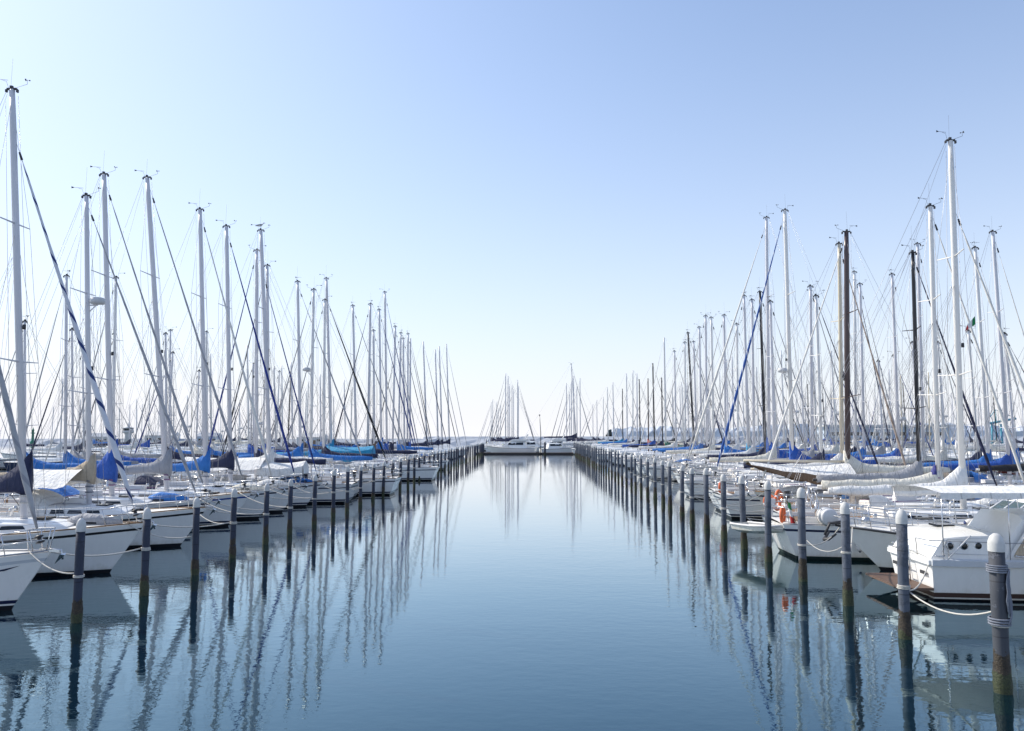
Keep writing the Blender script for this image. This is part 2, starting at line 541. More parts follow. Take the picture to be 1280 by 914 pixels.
def coachroof(h, parent, t0, t1, ha, hf, wf=.62, mats=None, win=True, lod=0, panes=4):
    n = 10 if lod == 0 else 6
    rings, info = [], []
    for i in range(n+1):
        t = lerp(t0, t1, i/n)
        u = i/n
        hh = lerp(ha, hf, u**1.5)*(1 if u < .93 else .45)
        wb = min(h.bd(t)*wf, h.B*.34)
        if u > .93: wb *= .86
        x, z = h.x(t, 1), h.zs(t)+.02
        info.append((x, wb, z, hh))
        cam_ = .06
        rings.append([(x, -wb, z-.03), (x, -wb*.86, z+hh*.88), (x, -wb*.74, z+hh), (x, 0, z+hh+cam_), (x, wb*.74, z+hh), (x, wb*.86, z+hh*.88), (x, wb, z-.03)])
    o = sharp(MB().loft(rings, False, True, 0, True).build('coachroof', mats or M['white'], parent), 35)
    if win:
        for side in (-1, 1):
            for k in range(panes):
                a, b = .06+k*(.74/panes), .06+(k+.86)*(.74/panes)
                def P(u, q):
                    f = u*n; i = min(n-1, int(f)); w_ = f-i
                    x, wb, z, hh = [lerp(info[i][j], info[i+1][j], w_) for j in range(4)]
                    yy = lerp(wb, wb*.86, (q*hh+.03)/(hh*.88+.03))+.006
                    return (x, side*yy, z+q*hh)
                vs = [P(a, .34), P(b, .34), P(b-.02, .72), P(a+.01, .72)]
                MB().add(vs, [(0, 1, 2, 3)], 0, False).build('window', M['glass'], parent)
    return o

def tube_part(name, paths, r, mat, parent, n=5):
    mb = MB()
    for p in paths: mb.tube(p, r, n)
    return mb.build(name, mat, parent)

def sail_cover(parent, xm, zb, length, hmast, mat, droop=.0, lod=0, name='sail_cover'):
    """lofted cover over the flaked mainsail on the boom, rising at the mast"""
    n = 12 if lod == 0 else 6
    rings = []
    ph = rng.random()*9
    for i in range(n+1):
        u = i/n
        x = xm+.16-u*(length+.16)
        top = .20+.16*(1-u)+hmast*math.exp(-(u*8.5)**1.5)+.03*math.sin(u*23+ph)
        bot = -.14-.05*math.sin(u*17+ph)-(.12*hmast if u < .05 else 0)
        wd = .10+.12*(1-u)**.6+.015*math.sin(u*31+ph)
        if i in (0, n): wd *= .75
        z = zb-droop*math.sin(PI*u)
        rings.append([(x, wd*.55, z+bot), (x, wd, z+bot*.3), (x, wd*.85, z+top*.45), (x, wd*.22, z+top), (x, -wd*.22, z+top), (x, -wd*.85, z+top*.45), (x, -wd, z+bot*.3), (x, -wd*.55, z+bot)])
    return MB().loft(rings, True, True, 0, True).build(name, mat, parent)

def flag_mesh(wd, ht, droop=.25, n=10, tri=False):
    vs, fs, ms = [], [], []
    rows = 4
    for i in range(n+1):
        u = i/n
        for j in range(rows+1):
            q = j/rows
            if tri: q = .5+(q-.5)*(1-u*.96)
            vs.append((u*wd, .07*math.sin(u*7+j*.5)*u, -ht+q*ht-droop*u*u*ht*2))
    for i in range(n):
        for j in range(rows):
            a = i*(rows+1)+j
            fs.append((a, a+rows+1, a+rows+2, a+1)); ms.append(min(2, int(3*(i+.5)/n)))
    mb = MB(); mb.add(vs, fs, ms, True)
    return mb

# ------------------------------------------------------------------ sailing boat
def sailboat(d, s, bowX, mastX, mastTop, L, label, group=None, hullmat='white', stripe='navy', boot='navy', foul='black', mast='alu', jib='j_grey',
             jibfrac=.96, jibr=None, cover='c_navy', hood=None, bimini=None, awning=None, radar=False, lod=0, yaw=0., rake=0., coverh=.75,
             fb=None, boom=True, spread=2, ctan=False, jibtop=None, boomz=1.0, nm='sailboat', collar=None, mastk=1.0):
    """s: direction of the bow along world x; returns the boat's empty"""
    cx = bowX-s*L/2
    rz = (0 if s > 0 else PI)+yaw
    e = empty(nm, (cx, d, 0), rz)
    tag(e, label, 'sailboat', group)
    B = L*.305
    fb = fb or (.55+.068*L)
    h = Hull(L, B, fb)
    h.build(e, [M[hullmat], M[foul], M[boot], M[stripe]], 18 if lod == 0 else (10 if lod == 1 else 7))
    h.deck(e, M['deckcream' if ctan else 'deck'], 14 if lod == 0 else 7)
    xm = (mastX-cx)*s
    tm = h.tx(xm)
    coachroof(h, e, .36, min(.80, tm+.17), .50, .20, .66, M['white'], lod < 2, lod, 4 if lod == 0 else 2)
    zd = h.zs(tm)+.38
    if lod < 2:
        tm_ = M['teak'] if rng.random() < .3 else M['wire']
        for sd in (-1, 1): tube_part('toe_rail', [h.rail_pts(sd)], .028, tm_, e, 5)
    # cockpit
    if lod < 2:
        for sd in (-1, 1):
            mb = MB()
            pts = [(h.x(t, 1), sd*h.bd(t)*.62, h.zs(t)+.12) for t in (.07, .16, .26, .36)]
            for a, b in zip(pts, pts[1:]):
                c = ((a[0]+b[0])/2, (a[1]+b[1])/2, (a[2]+b[2])/2)
                mb.box(c, (b[0]-a[0]+.01, .16, .30), 0, math.atan2(b[1]-a[1], b[0]-a[0]))
            mb.build('cockpit_coaming', M['white'], e)
        t0, t1 = .06, .36
        MB().add([(h.x(t0, 1), -h.bd(t0)*.52, h.zs(t0)+.10), (h.x(t1, 1), -h.bd(t1)*.52, h.zs(t1)+.12), (h.x(t1, 1), h.bd(t1)*.52, h.zs(t1)+.12), (h.x(t0, 1), h.bd(t0)*.52, h.zs(t0)+.10)], [(0, 1, 2, 3)], 0, False).build('cockpit_sole', M['teak'], e)
    if lod == 0:
        xw, zw = h.x(.15, 1), h.zs(.15)
        mb = MB(); mb.tube([(xw, 0, zw), (xw, 0, zw+.85)], .09, 8); mb.torus((xw-.12, 0, zw+.8), .42, .018, 'x', 24, 6)
        for a in range(6): mb.tube([(xw-.12, 0, zw+.8), (xw-.12, .42*math.cos(a*PI/3), zw+.8+.42*math.sin(a*PI/3))], .01, 4)
        mb.build('steering_wheel', M['steel'], e)
        for t in (tm+.06, tm+.20):
            if t < .92:
                x, z = h.x(t, 1), h.zs(t)
                hh = .36 if t < min(.80, tm+.17)-.02 else .10
                MB().box((x, 0, z+hh+.05), (.52, .52, .07)).build('hatch', M['glass'], e)
        for sd in (-1, 1):
            x, z = h.x(.30, 1), h.zs(.30)
            MB().lathe([(.09, 0), (.075, .06), (.09, .16), (.05, .18)], 10, (x, sd*h.bd(.3)*.64, z+.27)).build('winch', M['steel'], e)
    if lod < 2:
        cl = random.Random(int(d*100)+int(L*37))
        if cl.random() < .45:     # outboard clamped on the pushpit
            p = Vector((h.x(.03, 1), cl.choice((-1, 1))*h.bd(.03)*.75, h.zs(.03)))
            mb = MB(); mb.box(p+Vector((0, 0, .62)), (.22, .20, .36)); mb.tube([p+Vector((-.02, 0, .5)), p+Vector((-.04, 0, .02))], .05, 6); mb.box(p+Vector((-.08, 0, -.02)), (.22, .04, .18))
            mb.build('outboard', M['fitting' if cl.random() < .6 else 'skin'], e)
        for sd in (-1, 1):
            p = Vector((h.x(tm-.07, 1), sd*h.B*.16, h.zs(tm-.07)+.5))
            mb = MB(); mb.tube([p, p+Vector((0, 0, .16)), p+Vector((.06, 0, .26)), p+Vector((.16, 0, .28))], [.05, .05, .07, .10], 8)
            mb.build('vent', M['steel'], e)
        if cl.random() < .5:
            p = Vector((h.x(.5, 1), 0, h.zs(.5)+.62))
            sharp(MB().box(p, (.85, .55, .26)).build('raft_canister', M['rubber'], e))
        if cl.random() < .5:      # folded sail or tender lashed on the foredeck
            p = Vector((h.x(min(.86, tm+.24), 1), 0, h.zs(.8)+.16))
            mb = MB(); mb.tube([p+Vector((-1.1, .1, .06)), p+Vector((-.5, .0, .10)), p+Vector((.2, -.05, .08)), p+Vector((.9, .0, .02))], [.10, .26, .22, .08], 10)
            mb.build('sail_bag', M[cl.choice(['c_white', 'c_blue', 'c_grey', 'c_white', 'c_cream'])], e)
        mb = MB()
        for k in range(3): mb.torus((xm-.02, 0, h.zs(tm)+1.0+.25*k), .15, .03, 'z', 10, 5)
        for k in range(5): mb.tube([(h.x(.42+.04*k, 1), (-1)**k*h.B*.10*(1+.2*k), h.zs(.42+.04*k)+.56), (h.x(.36, 1), (-1)**k*h.B*.2, h.zs(.36)+.54)], .012, 4)
        mb.build('control_lines', M[cl.choice(['rope', 'ropeblue', 'ropepurple'])], e)
    # mast
    r = .0074*mastTop
    r = max(.085, min(.14, r))*mastk
    base = Vector((xm, 0, zd-.1))
    top = Vector((xm+rake*1.0, 0, mastTop))
    ax = top-base
    mo = MB().tube([base, base+ax*.6, base+ax*.92, top], [r, r, r*.92, r*.78], 10 if lod == 0 else 8, 0, True, .72).build('mast', M[mast], e)
    P = lambda q: base+ax*q
    if lod < 2:
        fr = [.36, .68] if spread == 2 else [.52]
        for q in fr:
            p = P(q); sl = h.B*.36*(1 if q < .6 else .8)
            for sd in (-1, 1):
                MB().tube([p, p+Vector((-.18, sd*sl, .08))], [.035, .02], 6, 0, True).build('spreader', M[mast], mo)
        # masthead
        mb = MB(); mb.box(top+Vector((0, 0, .02)), (r*2.8, .10, .06)); mb.box(top+Vector((-.02, 0, .09)), (.10, .10, .10)); mb.box(top+Vector((r*1.6, 0, -.06)), (.06, .09, .12)); mb.box(top+Vector((-r*1.6, 0, -.05)), (.06, .09, .10))
        mb.build('masthead_crane', M['fitting'], mo)
        mb = MB(); a = top+Vector((-.05, .0, .05)); mb.tube([a, a+Vector((.02, 0, .9+rng.random()*.5))], .0035, 4)
        mb.build('antenna', M['fitting'], mo)
        fw = rng.choice((-1, 1)) if lod else 1
        mb = MB(); a = top+Vector((r, 0, .06)); b = a+Vector((.36*fw+.05, .05, .16)); mb.tube([a, b], .007, 4); mb.tube([b, b+Vector((0, 0, .16))], .007, 4)
        for k in range(3):
            an = k*2*PI/3+rng.random()
            c = b+Vector((.075*math.cos(an), .075*math.sin(an), .16)); mb.tube([b+Vector((0, 0, .16)), c], .006, 4); mb.lathe([(.0, -.02), (.024, -.015), (.028, .02)], 6, c)
        mb.build('anemometer', M['fitting'], mo)
        mb = MB(); a = top+Vector((-r, 0, .05)); b = a+Vector((-.24*fw, -.06, .30)); mb.tube([a, a+Vector((-.08*fw, -.03, .26)), b], .006, 4)
        mb.tube([b+Vector((.2, .06, .02)), b+Vector((-.24, -.08, .02))], .007, 4); mb.add([b+Vector((-.28, -.08, .07)), b+Vector((-.28, -.08, -.03)), b+Vector((-.13, -.04, .02))], [(0, 1, 2)], 0, False)
        mb.build('wind_vane', M['fitting'], mo)
        if lod == 0:
            mb = MB()
            p = P(.44)+Vector((r+.08, 0, 0)); mb.tube([p-Vector((0, 0, .09)), p+Vector((0, 0, .09))], .06, 8); mb.box(p-Vector((.07, 0, 0)), (.14, .03, .03))
            mb.build('steaming_light', M['fitting'], mo)
    if radar:
        p = P(radar)
        mb = MB(); mb.box(p+Vector((r+.15, 0, -.18)), (.42, .10, .05)); mb.tube([p+Vector((r*.8, 0, -.5)), p+Vector((r+.28, 0, -.2))], .025, 6)
        mb.build('radar_bracket', M['alu'], mo)
        MB().lathe([(.12, -.15), (.30, -.12), (.33, 0), (.31, .12), (.22, .17), (.0, .18)], 16, p+Vector((r+.36, 0, 0))).build('radar_dome', M['skin'], mo)
    # rigging
    wr = .008 if lod == 0 else .010
    jt = jibfrac
    bowp = Vector((h.x(1, 1)-.28, 0, h.zs(1)+.08))
    jtop = P(jt)+Vector((r*.9, 0, 0))
    for sd in (-1, 1):
        mb = MB()
        cp = Vector((h.x(tm-.012, 1), sd*h.bd(tm)*.93, h.zs(tm)))
        if lod < 2:
            q1 = fr[0]
            s1 = P(q1)+Vector((-.18, sd*h.B*.36, .08))
            if spread == 2:
                s2 = P(fr[1])+Vector((-.18, sd*h.B*.36*.8, .08))
                mb.tube([cp, s1, s2, P(.98)], wr, 4)
                mb.tube([s1, P(fr[1]-.01)], wr, 4)
            else: mb.tube([cp, s1, P(.95)], wr, 4)
            mb.tube([cp+Vector((-.3, 0, 0)), P(q1-.01)], wr, 4)
        else: mb.tube([cp, P(.97)], wr, 4)
        mb.build('shroud', M['wire'], e)
    sp_ = Vector((h.x(.01, 1), 0, h.zs(0)+.1))
    mb = MB(); mt = top+Vector((-r*1.4, 0, 0))
    if lod < 2:
        sp2 = sp_+Vector((.9, 0, 2.6))
        sp2 = sp_+(mt-sp_)*.22
        mb.tube([mt, sp2], wr, 4)
        for sd in (-1, 1): mb.tube([sp2, sp_+Vector((.1, sd*h.bd(0)*.8, 0))], wr, 4)
    else: mb.tube([mt, sp_], wr, 4)
    mb.build('backstay', M['wire'], e)
    mb = MB(); mb.tube([bowp, jtop], wr, 4); mb.build('forestay', M['wire'], e)
    if lod < 2:
        mb = MB()      # halyards close to the mast
        mb.tube([P(.985)+Vector((r*1.5, .05, 0)), Vector((xm+r*1.6+.12, .08, zd+.25))], .008, 4)
        mb.tube([P(.97)+Vector((-r*1.7, -.05, 0)), Vector((xm-r*1.6-.35, -.06, zd+1.6))], .008, 4)
        mb.build('halyards', M['wire'], e)
    if jib:
        v = jtop-bowp; Lj = v.length; vd = v.normalized()
        f0, f1 = .045, .955
        jr = jibr or .0062*L
        n = 16 if lod == 0 else 7
        pts = [(0, 0, Lj*lerp(f0, f1, i/n)) for i in range(n+1)]
        rad = []
        for i in range(n+1):
            u = i/n
            k = (.55+.45*sstep(0, .10, u))*(1-.62*sstep(.12, 1, u))
            rad.append(jr*k*(1+.10*math.sin(i*2.1+d)))
        rad[-1] *= .4; rad[0] *= .7
        o = MB().tube(pts, rad, 8 if lod == 0 else 6).build('furled_jib', M[jib], e)
        o.location = bowp
        o.rotation_mode = 'QUATERNION'
        o.rotation_quaternion = vd.to_track_quat('Z', 'Y')
        if lod < 2:
            o2 = MB().lathe([(.05, 0), (.12, .02), (.12, .05), (.06, .07), (.06, .16), (.12, .18), (.12, .21), (.05, .24)], 10).build('furler_drum', M['fitting'], e)
            o2.location = bowp+vd*Lj*.012; o2.rotation_mode = 'QUATERNION'; o2.rotation_quaternion = o.rotation_quaternion
            MB().tube([(0, 0, Lj*f1), (0, 0, Lj*f1+.30)], [.05, .04], 6).build('swivel', M['fitting'], o)
    # boom and cover
    if boom:
        bl = min(.44*L, xm+L/2-.6)
        zb = zd+boomz
        MB().tube([(xm-.1, 0, zb), (xm-bl-.2, 0, zb+.03)], .07, 8, 0, True, .7).build('boom', M[mast], e)
        if collar:
            MB().loft([[(xm-.12, -.16, zb-.05), (xm-.55, -.12, zb-.02), (xm-.55, .12, zb-.02), (xm-.12, .16, zb-.05)], [(xm-.10, -.15, zb+.45), (xm-.36, -.09, zb+.5), (xm-.36, .09, zb+.5), (xm-.10, .15, zb+.45)], [(xm-.10, -.08, zb+1.0), (xm-.16, -.03, zb+1.02), (xm-.16, .03, zb+1.02), (xm-.10, .08, zb+1.0)]], True, True).build('mast_collar', M[collar], e)
            MB().loft([[(xm+.1, -.30, zd+.25), (xm+.65, -.25, zd+.2), (xm+.65, .25, zd+.2), (xm+.1, .30, zd+.25)], [(xm+.13, -.12, zd+.8), (xm+.32, -.08, zd+.8), (xm+.32, .08, zd+.8), (xm+.13, .12, zd+.8)], [(xm+.14, -.02, zd+1.25), (xm+.18, -.02, zd+1.25), (xm+.18, .02, zd+1.25), (xm+.14, .02, zd+1.25)]], True, True).build('hatch_tent', M['c_sky'], e)
        if cover: sail_cover(e, xm, zb+.08, bl, coverh, M[cover], 0, lod)
        if lod < 2:
            mb = MB(); mb.tube([(xm-bl-.1, 0, zb+.05), P(.99)+Vector((-r*1.4, 0, 0))], .006, 4)
            mb.tube([(xm-bl*.8, 0, zb-.05), (h.x(.28, 1), 0, h.zs(.28)+.3)], .02, 5)
            if lod == 0:
                for q in (.25, .55, .85):
                    for sd in (-1, 1): mb.tube([(xm-bl*q, sd*.12, zb+.1), P(.60)+Vector((-.1, sd*.1, 0))], .005, 4)
            mb.build('boom_lines', M['wire'], e)
    if hood and lod < 2:
        rings = []
        t0 = .40
        for i in range(6):
            u = i/5
            t = lerp(.33, .43, u)
            hh = lerp(1.12, .52, u**1.6); wb = h.bd(t)*.66
            x, z = h.x(t, 1), h.zs(t)
            rings.append([(x, -wb*math.cos(PI*j/8)*(1 if j in (0, 8) else 1), z+.05+hh*min(1, 1.25*math.sin(PI*j/8))**.6 if 0 < j < 8 else z+.05) for j in range(9)])
        MB().loft(rings, False, False, 0, True).build('sprayhood', M[hood], e)
    if bimini and lod < 2:
        rings = []
        for i in range(5):
            t = lerp(.06, .27, i/4); wb = h.bd(.2)*.8; x, z = h.x(t, 1), h.zs(.15)+2.0-.12*abs(i-2)/2
            rings.append([(x, lerp(-wb, wb, j/6), z+.14*math.sin(PI*j/6)) for j in range(7)])
        MB().loft(rings, False, False, 0, True).build('bimini', M[bimini], e)
        tube_part('bimini_frame', [[(h.x(.16, 1), sd*h.bd(.16)*.9, h.zs(.16)), (h.x(t, 1), sd*h.bd(.2)*.79, h.zs(.15)+1.93)] for sd in (-1, 1) for t in (.06, .165, .27)], .015, M['steel'], e)
    # rails
    if lod < 2:
        zb_, zf = h.zs(.02), h.zs(.97)
        def rp(t, side, up): return Vector((h.x(t, 1), side*h.bd(t)*.95, h.zs(t)+up))
        paths = [[rp(.90, -1, .62), rp(.95, -1, .66), Vector((h.x(1, 1)+.02, -.10, h.zs(1)+.66)), Vector((h.x(1, 1)+.02, .10, h.zs(1)+.66)), rp(.95, 1, .66), rp(.90, 1, .62)]]
        paths.append([rp(.90, -1, .32), rp(.95, -1, .34), Vector((h.x(1, 1)-.15, -.05, h.zs(1)+.34)), rp(.95, 1, .34), rp(.90, 1, .32)])
        for sd in (-1, 1):
            paths += [[rp(.90, sd, .62), rp(.91, sd, 0)], [rp(.955, sd, .66), rp(.965, sd, 0)], [Vector((h.x(1, 1)+.02, sd*.1, h.zs(1)+.66)), Vector((h.x(.99, 1), sd*.07, h.zs(1)))]]
        tube_part('pulpit', paths, .016, M['steel'], e)
        paths = []
        for up in (.35, .65): paths.append([rp(.12, -1, up), rp(.04, -1, up), Vector((h.x(0, 1)+.03, -h.bd(0)*.8, h.zs(0)+up)), Vector((h.x(0, 1)+.03, h.bd(0)*.8, h.zs(0)+up)), rp(.04, 1, up), rp(.12, 1, up)])
        for sd in (-1, 1):
            for t in (.12, .02): paths.append([rp(t, sd, .65), rp(t, sd, 0)])
        tube_part('pushpit', paths, .016, M['steel'], e)
        st = [.24, .37, .50, .63, .77]
        for sd in (-1, 1):
            for t in st: tube_part('stanchion', [[rp(t, sd, 0), rp(t, sd, .62)]], .013, M['steel'], e)
        tt = [.12]+st+[.90]
        for sd in (-1, 1):
            for up in (.60, .31): tube_part('lifeline', [[rp(t, sd, up) for t in tt]], .006, M['wire'], e, 4)
        mb = MB()
        x, z = h.x(1, 1), h.zs(1)
        mb.box((x+.02, 0, z+.03), (.5, .14, .06)); mb.tube([(x-.3, 0, z+.1), (x+.28, 0, z+.05), (x+.34, 0, z-.22)], .028, 6)
        mb.add([(x+.34, -.16, z-.05), (x+.34, .16, z-.05), (x+.10, 0, z-.36), (x+.40, 0, z-.10)], [(0, 1, 2), (0, 3, 1), (0, 2, 3), (1, 3, 2)], 0, False)
        mb.build('anchor', M['steel'], e)
    if awning:     # boom tent: (length, half width, material)
        al, aw, am = awning
        rings = []
        for i in range(9):
            x = xm-.3-i/8*al; sag = .10*math.sin(PI*i/8)
            zt = zd+boomz+.55-sag
            rings.append([(x, k*aw, zt-(.75*abs(k)**1.15)*(1+.08*math.sin(i*1.7))) for k in (-1, -.66, -.33, 0, .33, .66, 1)])
        MB().loft(rings, False, False, 0, True).build('awning', M[am], e)
    e['_bow'] = 0
    del e['_bow']
    return e, h, cx, s

BOATS = []      # (empty, hull, d, s) for mooring lines

def from_photo(d, top, basex, side, s, bowpx=None, L=12, basey=595, **kw):
    T = at(top[0], top[1], d); Bp = at(basex, basey, d)
    # mast line extended down to the deck
    k = (1.6-T.z)/(Bp.z-T.z)
    mx = T.x+(Bp.x-T.x)*k
    if bowpx is not None: bx = at(bowpx, 600, d).x+s*.35
    else: bx = mx+s*.37*L
    kw.setdefault('lod', 0 if d < 62 else (1 if d < 118 else 2))
    rake = (T.x-mx)*s
    r = sailboat(d, s, bx, mx, T.z, L, rake=rake, **kw)
    BOATS.append((r[0], r[1], d, s, side, bx))
    return r

# ------------------------------------------------------------------ left front row (bows or sterns towards the channel)
LG = 'sailboats moored along the left row of piles'
def L_(d, top, basex, label, s=1, bowpx=None, L=11.5, **kw):
    return from_photo(d, top, basex, -1, s, bowpx, L, label=label, **kw)
# nearest boat: only its bow reaches into the picture
h0 = sailboat(22.6, 1, -13.75, -17.9, 15.0, 11.0, 'white sailboat cut off at the left edge, showing only bow and grey furled jib', None, 'white', 'greyhull', 'navy', 'black',
         'alu', 'j_grey', .95, .085, 'c_navy', lod=0)
BOATS.append((h0[0], h0[1], 22.6, 1, -1, -13.75))
hb_ = h0[1]
for t0, t1, q0, q1 in ((.90, .955, .74, .80), (.865, .925, .70, .735)):
    MB().add([(hb_.x(t, q)+.004, -hb_.y(t, q)-.006, hb_.zs(t)*q) for t, q in ((t0, q0), (lerp(t0, t1, .5), q0+.03), (t1, q1), (lerp(t0, t1, .5), q0-.01))], [(0, 3, 2, 1)], 0, False).build('bow_mark', M['navy'], h0[0])
A = L_(28.6, (15, 112), 28, 'white sloop with navy sail cover and blue spiral band on its white furled jib', bowpx=172, L=12.6, jib='j_bluespiral', jibfrac=.87, jibr=.105, stripe='black', boot='white', foul='black', cover='c_navy', coverh=1.0, hood='c_navy')
Bb = L_(35.3, (108, 245), 111, 'white sailboat with a radar dome halfway up its mast', bowpx=250, L=11.6, jib='j_grey', jibr=.08, cover='c_tan', radar=.655, stripe='black', boot='white', awning=(2.9, 1.55, 'c_white'), hood='c_white', boomz=1.15)
Cb = L_(39.2, (130, 218), 139, 'white sailboat with bright royal blue sail cover standing next to the radar mast', bowpx=258, L=12.2, jib='j_grey', cover='c_royal', stripe='navy', boot='navy', hood='c_blue', coverh=1.45)
Db = L_(42.9, (184, 222), 207, 'tall-masted white sailboat with light grey sail cover and grey furled jib', bowpx=307, L=12.6, jib='j_grey', cover='c_grey', coverh=.9, stripe='blue', foul='black')
Eb = L_(46.6, (250, 262), 257, 'white sailboat with blue sail cover and pale furled jib, next after the grey-covered one', bowpx=342, L=12, jib='j_white', jibr=.085, cover='c_blue', stripe='navy', hood='c_navy')
Fb = L_(50.4, (283, 283), 288, 'white sailboat with deep blue furled jib and navy sail cover', bowpx=370, L=12.2, jib='j_royal', jibr=.085, cover='c_navy', boot='navy', coverh=1.0)
Gb = L_(54.2, (326, 288), 338, 'white sailboat with a gull on its masthead and a long white boom tent', bowpx=397, L=11.5, jib='j_blue', jibfrac=.80, jibr=.06, cover='c_white', awning=(5.6, 1.5, 'c_white'))
L_(57.9, (321, 313), 320, 'stern-to sailboat with blue furled jib leaning left behind the gull mast', s=-1, L=11.6, jib='j_royal', cover='c_navy', hood='c_navy')
L_(61.6, (334, 332), 335, 'stern-to sailboat with black and white striped furled jib', s=-1, L=11.4, jib='j_blackwhite', cover='c_white')
L_(65.4, (392, 362), 388, 'stern-to sailboat with broad pale mast and slim grey jib', s=-1, L=11.6, jib='j_grey', cover='c_blue', mast='alupale', radar=.56)
L_(69.3, (372, 352), 376, 'white sailboat with grey jib and royal blue cover right after the white boom tent', bowpx=457, L=12.5, jib='j_grey', cover='c_blue', coverh=.9)
L_(73.2, (406, 375), 404, 'stern-to sailboat with pale mast close beside the black-jib boat', s=-1, L=11.4, jib='j_grey', cover='c_navy', mast='alupale')
TURQ = L_(77.0, (408, 348), 415, 'white sailboat with thick black furled jib and a turquoise tent over its foredeck', bowpx=484, L=12.5, jib='j_black', jibfrac=.86, jibr=.12, cover='c_turq', coverh=1.2)
L_(84.8, (463, 380), 459, 'stern-to sailboat with broad grey mast leaning right behind the turquoise tent', s=-1, L=12, jib='j_navy', cover='c_navy')
L_(88.3, (441, 382), 446, 'white sailboat with grey furled jib just right of the thick black jib', bowpx=507, L=12.4, jib='j_grey', cover='c_blue')
L_(92.4, (467, 413), 468, 'lower-masted white sailboat with brown sail cover in the left row', s=1, L=11.5, jib='j_grey', cover='c_brown')
L_(96.3, (474, 387), 477, 'white sailboat with blue sail cover, mast just right of the turquoise tent', s=1, L=12.5, jib='j_blue', jibr=.08, cover='c_blue', coverh=1.3, boomz=.9)
L_(100.2, (481, 365), 484, 'white sailboat with the tallest slender mast of the far left cluster', s=1, L=11.5, jib='j_blue', cover='c_royal')
for i, (d, t, b, c, j) in enumerate([(104, (494, 408), 490, 'c_navy', 'j_grey'), (108, (501, 416), 497, 'c_blue', 'j_black'), (112, (504, 423), 506, 'c_grey', 'j_navy'), (116, (510, 417), 509, 'c_navy', 'j_grey'), (119.6, (513, 423), 512, 'c_royal', 'j_black')]):
    L_(d, t, b, 'sailboat in the five-mast far left bundle, ' + ['navy cover, leftmost mast', 'bright blue cover, black jib', 'grey cover, navy jib', 'navy cover, fourth mast', 'royal blue cover, rightmost mast'][i], s=1 if i != 1 else -1, group=LG, L=10.8, jib=j, cover=c)
for d, t, b, j, lb in [(139, (529, 427), 535, 'j_navy', 'far sailboat with dark furled jib, first mast right of the tight bundle'), (150, (544, 437), 549, 'j_black', 'far sailboat with black jib, lowest of the last four left masts'),
                    (158, (549, 433), 554, 'j_grey', 'far sailboat with grey jib, third of the last four left masts'), (168, (558, 430), 563, 'j_grey', 'far sailboat at the channel end of the left row, last mast')]:
    L_(d, t, b, lb, s=1, L=11, jib=j, cover='c_navy')

# ------------------------------------------------------------------ right front row
def R_(d, top, basex, label, s=-1, bowpx=None, L=11.5, **kw):
    return from_photo(d, top, basex, 1, s, bowpx, L, label=label, **kw)
R3 = R_(33.6, (1188, 176), 1203, 'white sailboat with the tallest white mast on the right and white sail cover', s=1, L=12.4, mast='aluwhite', jib='j_white', jibfrac=.80, jibr=.085, cover='c_white', boot='white', foul='greenfoul', stripe='navy', coverh=.9, boomz=.65)
R4 = R_(37.4, (1163, 258), 1173, 'stern-to white sailboat with broad pale mast and a purple cloth collar on it', s=1, L=12.0, mast='aluwhite', jib='j_white', cover='c_cream', boot='navy', coverh=.5, hood='c_white', boomz=.7, collar='c_purple')
R5 = R_(41.2, (1141, 316), 1149, 'stern-to sailboat with a black mast and grey sail cover', s=1, L=11.6, mast='aludark', jib='j_navy', cover='c_grey', boomz=.8, hood='c_sky')
R6 = R_(44.6, (1058, 290), 1060, 'cream sailboat with bronze mast and tan-lined white awning over its foredeck', s=-1, bowpx=950, L=12.6, mast='mastbrown', jib='j_white', jibr=.07, cover='c_cream', hullmat='cream', ctan=True, hood='c_cream', mastk=1.25)
R7 = R_(48.4, (1049, 305), 1053, 'sailboat with cream mast just left of the bronze mast', s=1, L=11.8, mast='masttan', jib='j_tan', cover='c_white')
R_(52.2, (1020, 370), 1028, 'stern-to sailboat with low grey mast and dark blue cover', s=1, L=11.4, jib='j_navy', cover='c_navy', mast='alupale')
R9 = R_(55.6, (981, 263), 991, 'sailboat with tall white mast, blue furled jib with white spiral edge', s=-1, bowpx=894, L=13, mast='aluwhite', jib='j_royalspiral', jibr=.10, jibfrac=.97, cover='c_royal', coverh=1.2, radar=.40)
R_(59.5, (1013, 358), 1016, 'stern-to sailboat with slender grey mast and grey jib beside the tall white mast', s=1, L=11.4, jib='j_grey', cover='c_grey')
R_(63.0, (963, 377), 969, 'stern-to sailboat with grey mast leaning left and cream cover', s=1, L=11.5, jib='j_grey', cover='c_cream')
R_(66.6, (958, 272), 962, 'sailboat with very tall grey mast and long white furled jib reaching to the channel', s=-1, bowpx=858, L=14, jib='j_white', jibr=.11, cover='c_royal', coverh=1.3)
R_(70.5, (950, 365), 958, 'stern-to sailboat with a thin black mast beside the very tall grey mast', s=1, L=11.5, mast='aludark', jib='j_grey', cover='c_navy')
R_(74.3, (940, 375), 943, 'stern-to sailboat with grey mast and white cover, left of the thin black mast', s=1, L=11.4, jib='j_grey', cover='c_white')
R_(78.2, (930, 370), 936, 'sailboat with grey mast and turquoise boom cover near the row', s=-1, L=12, jib='j_grey', cover='c_turq')
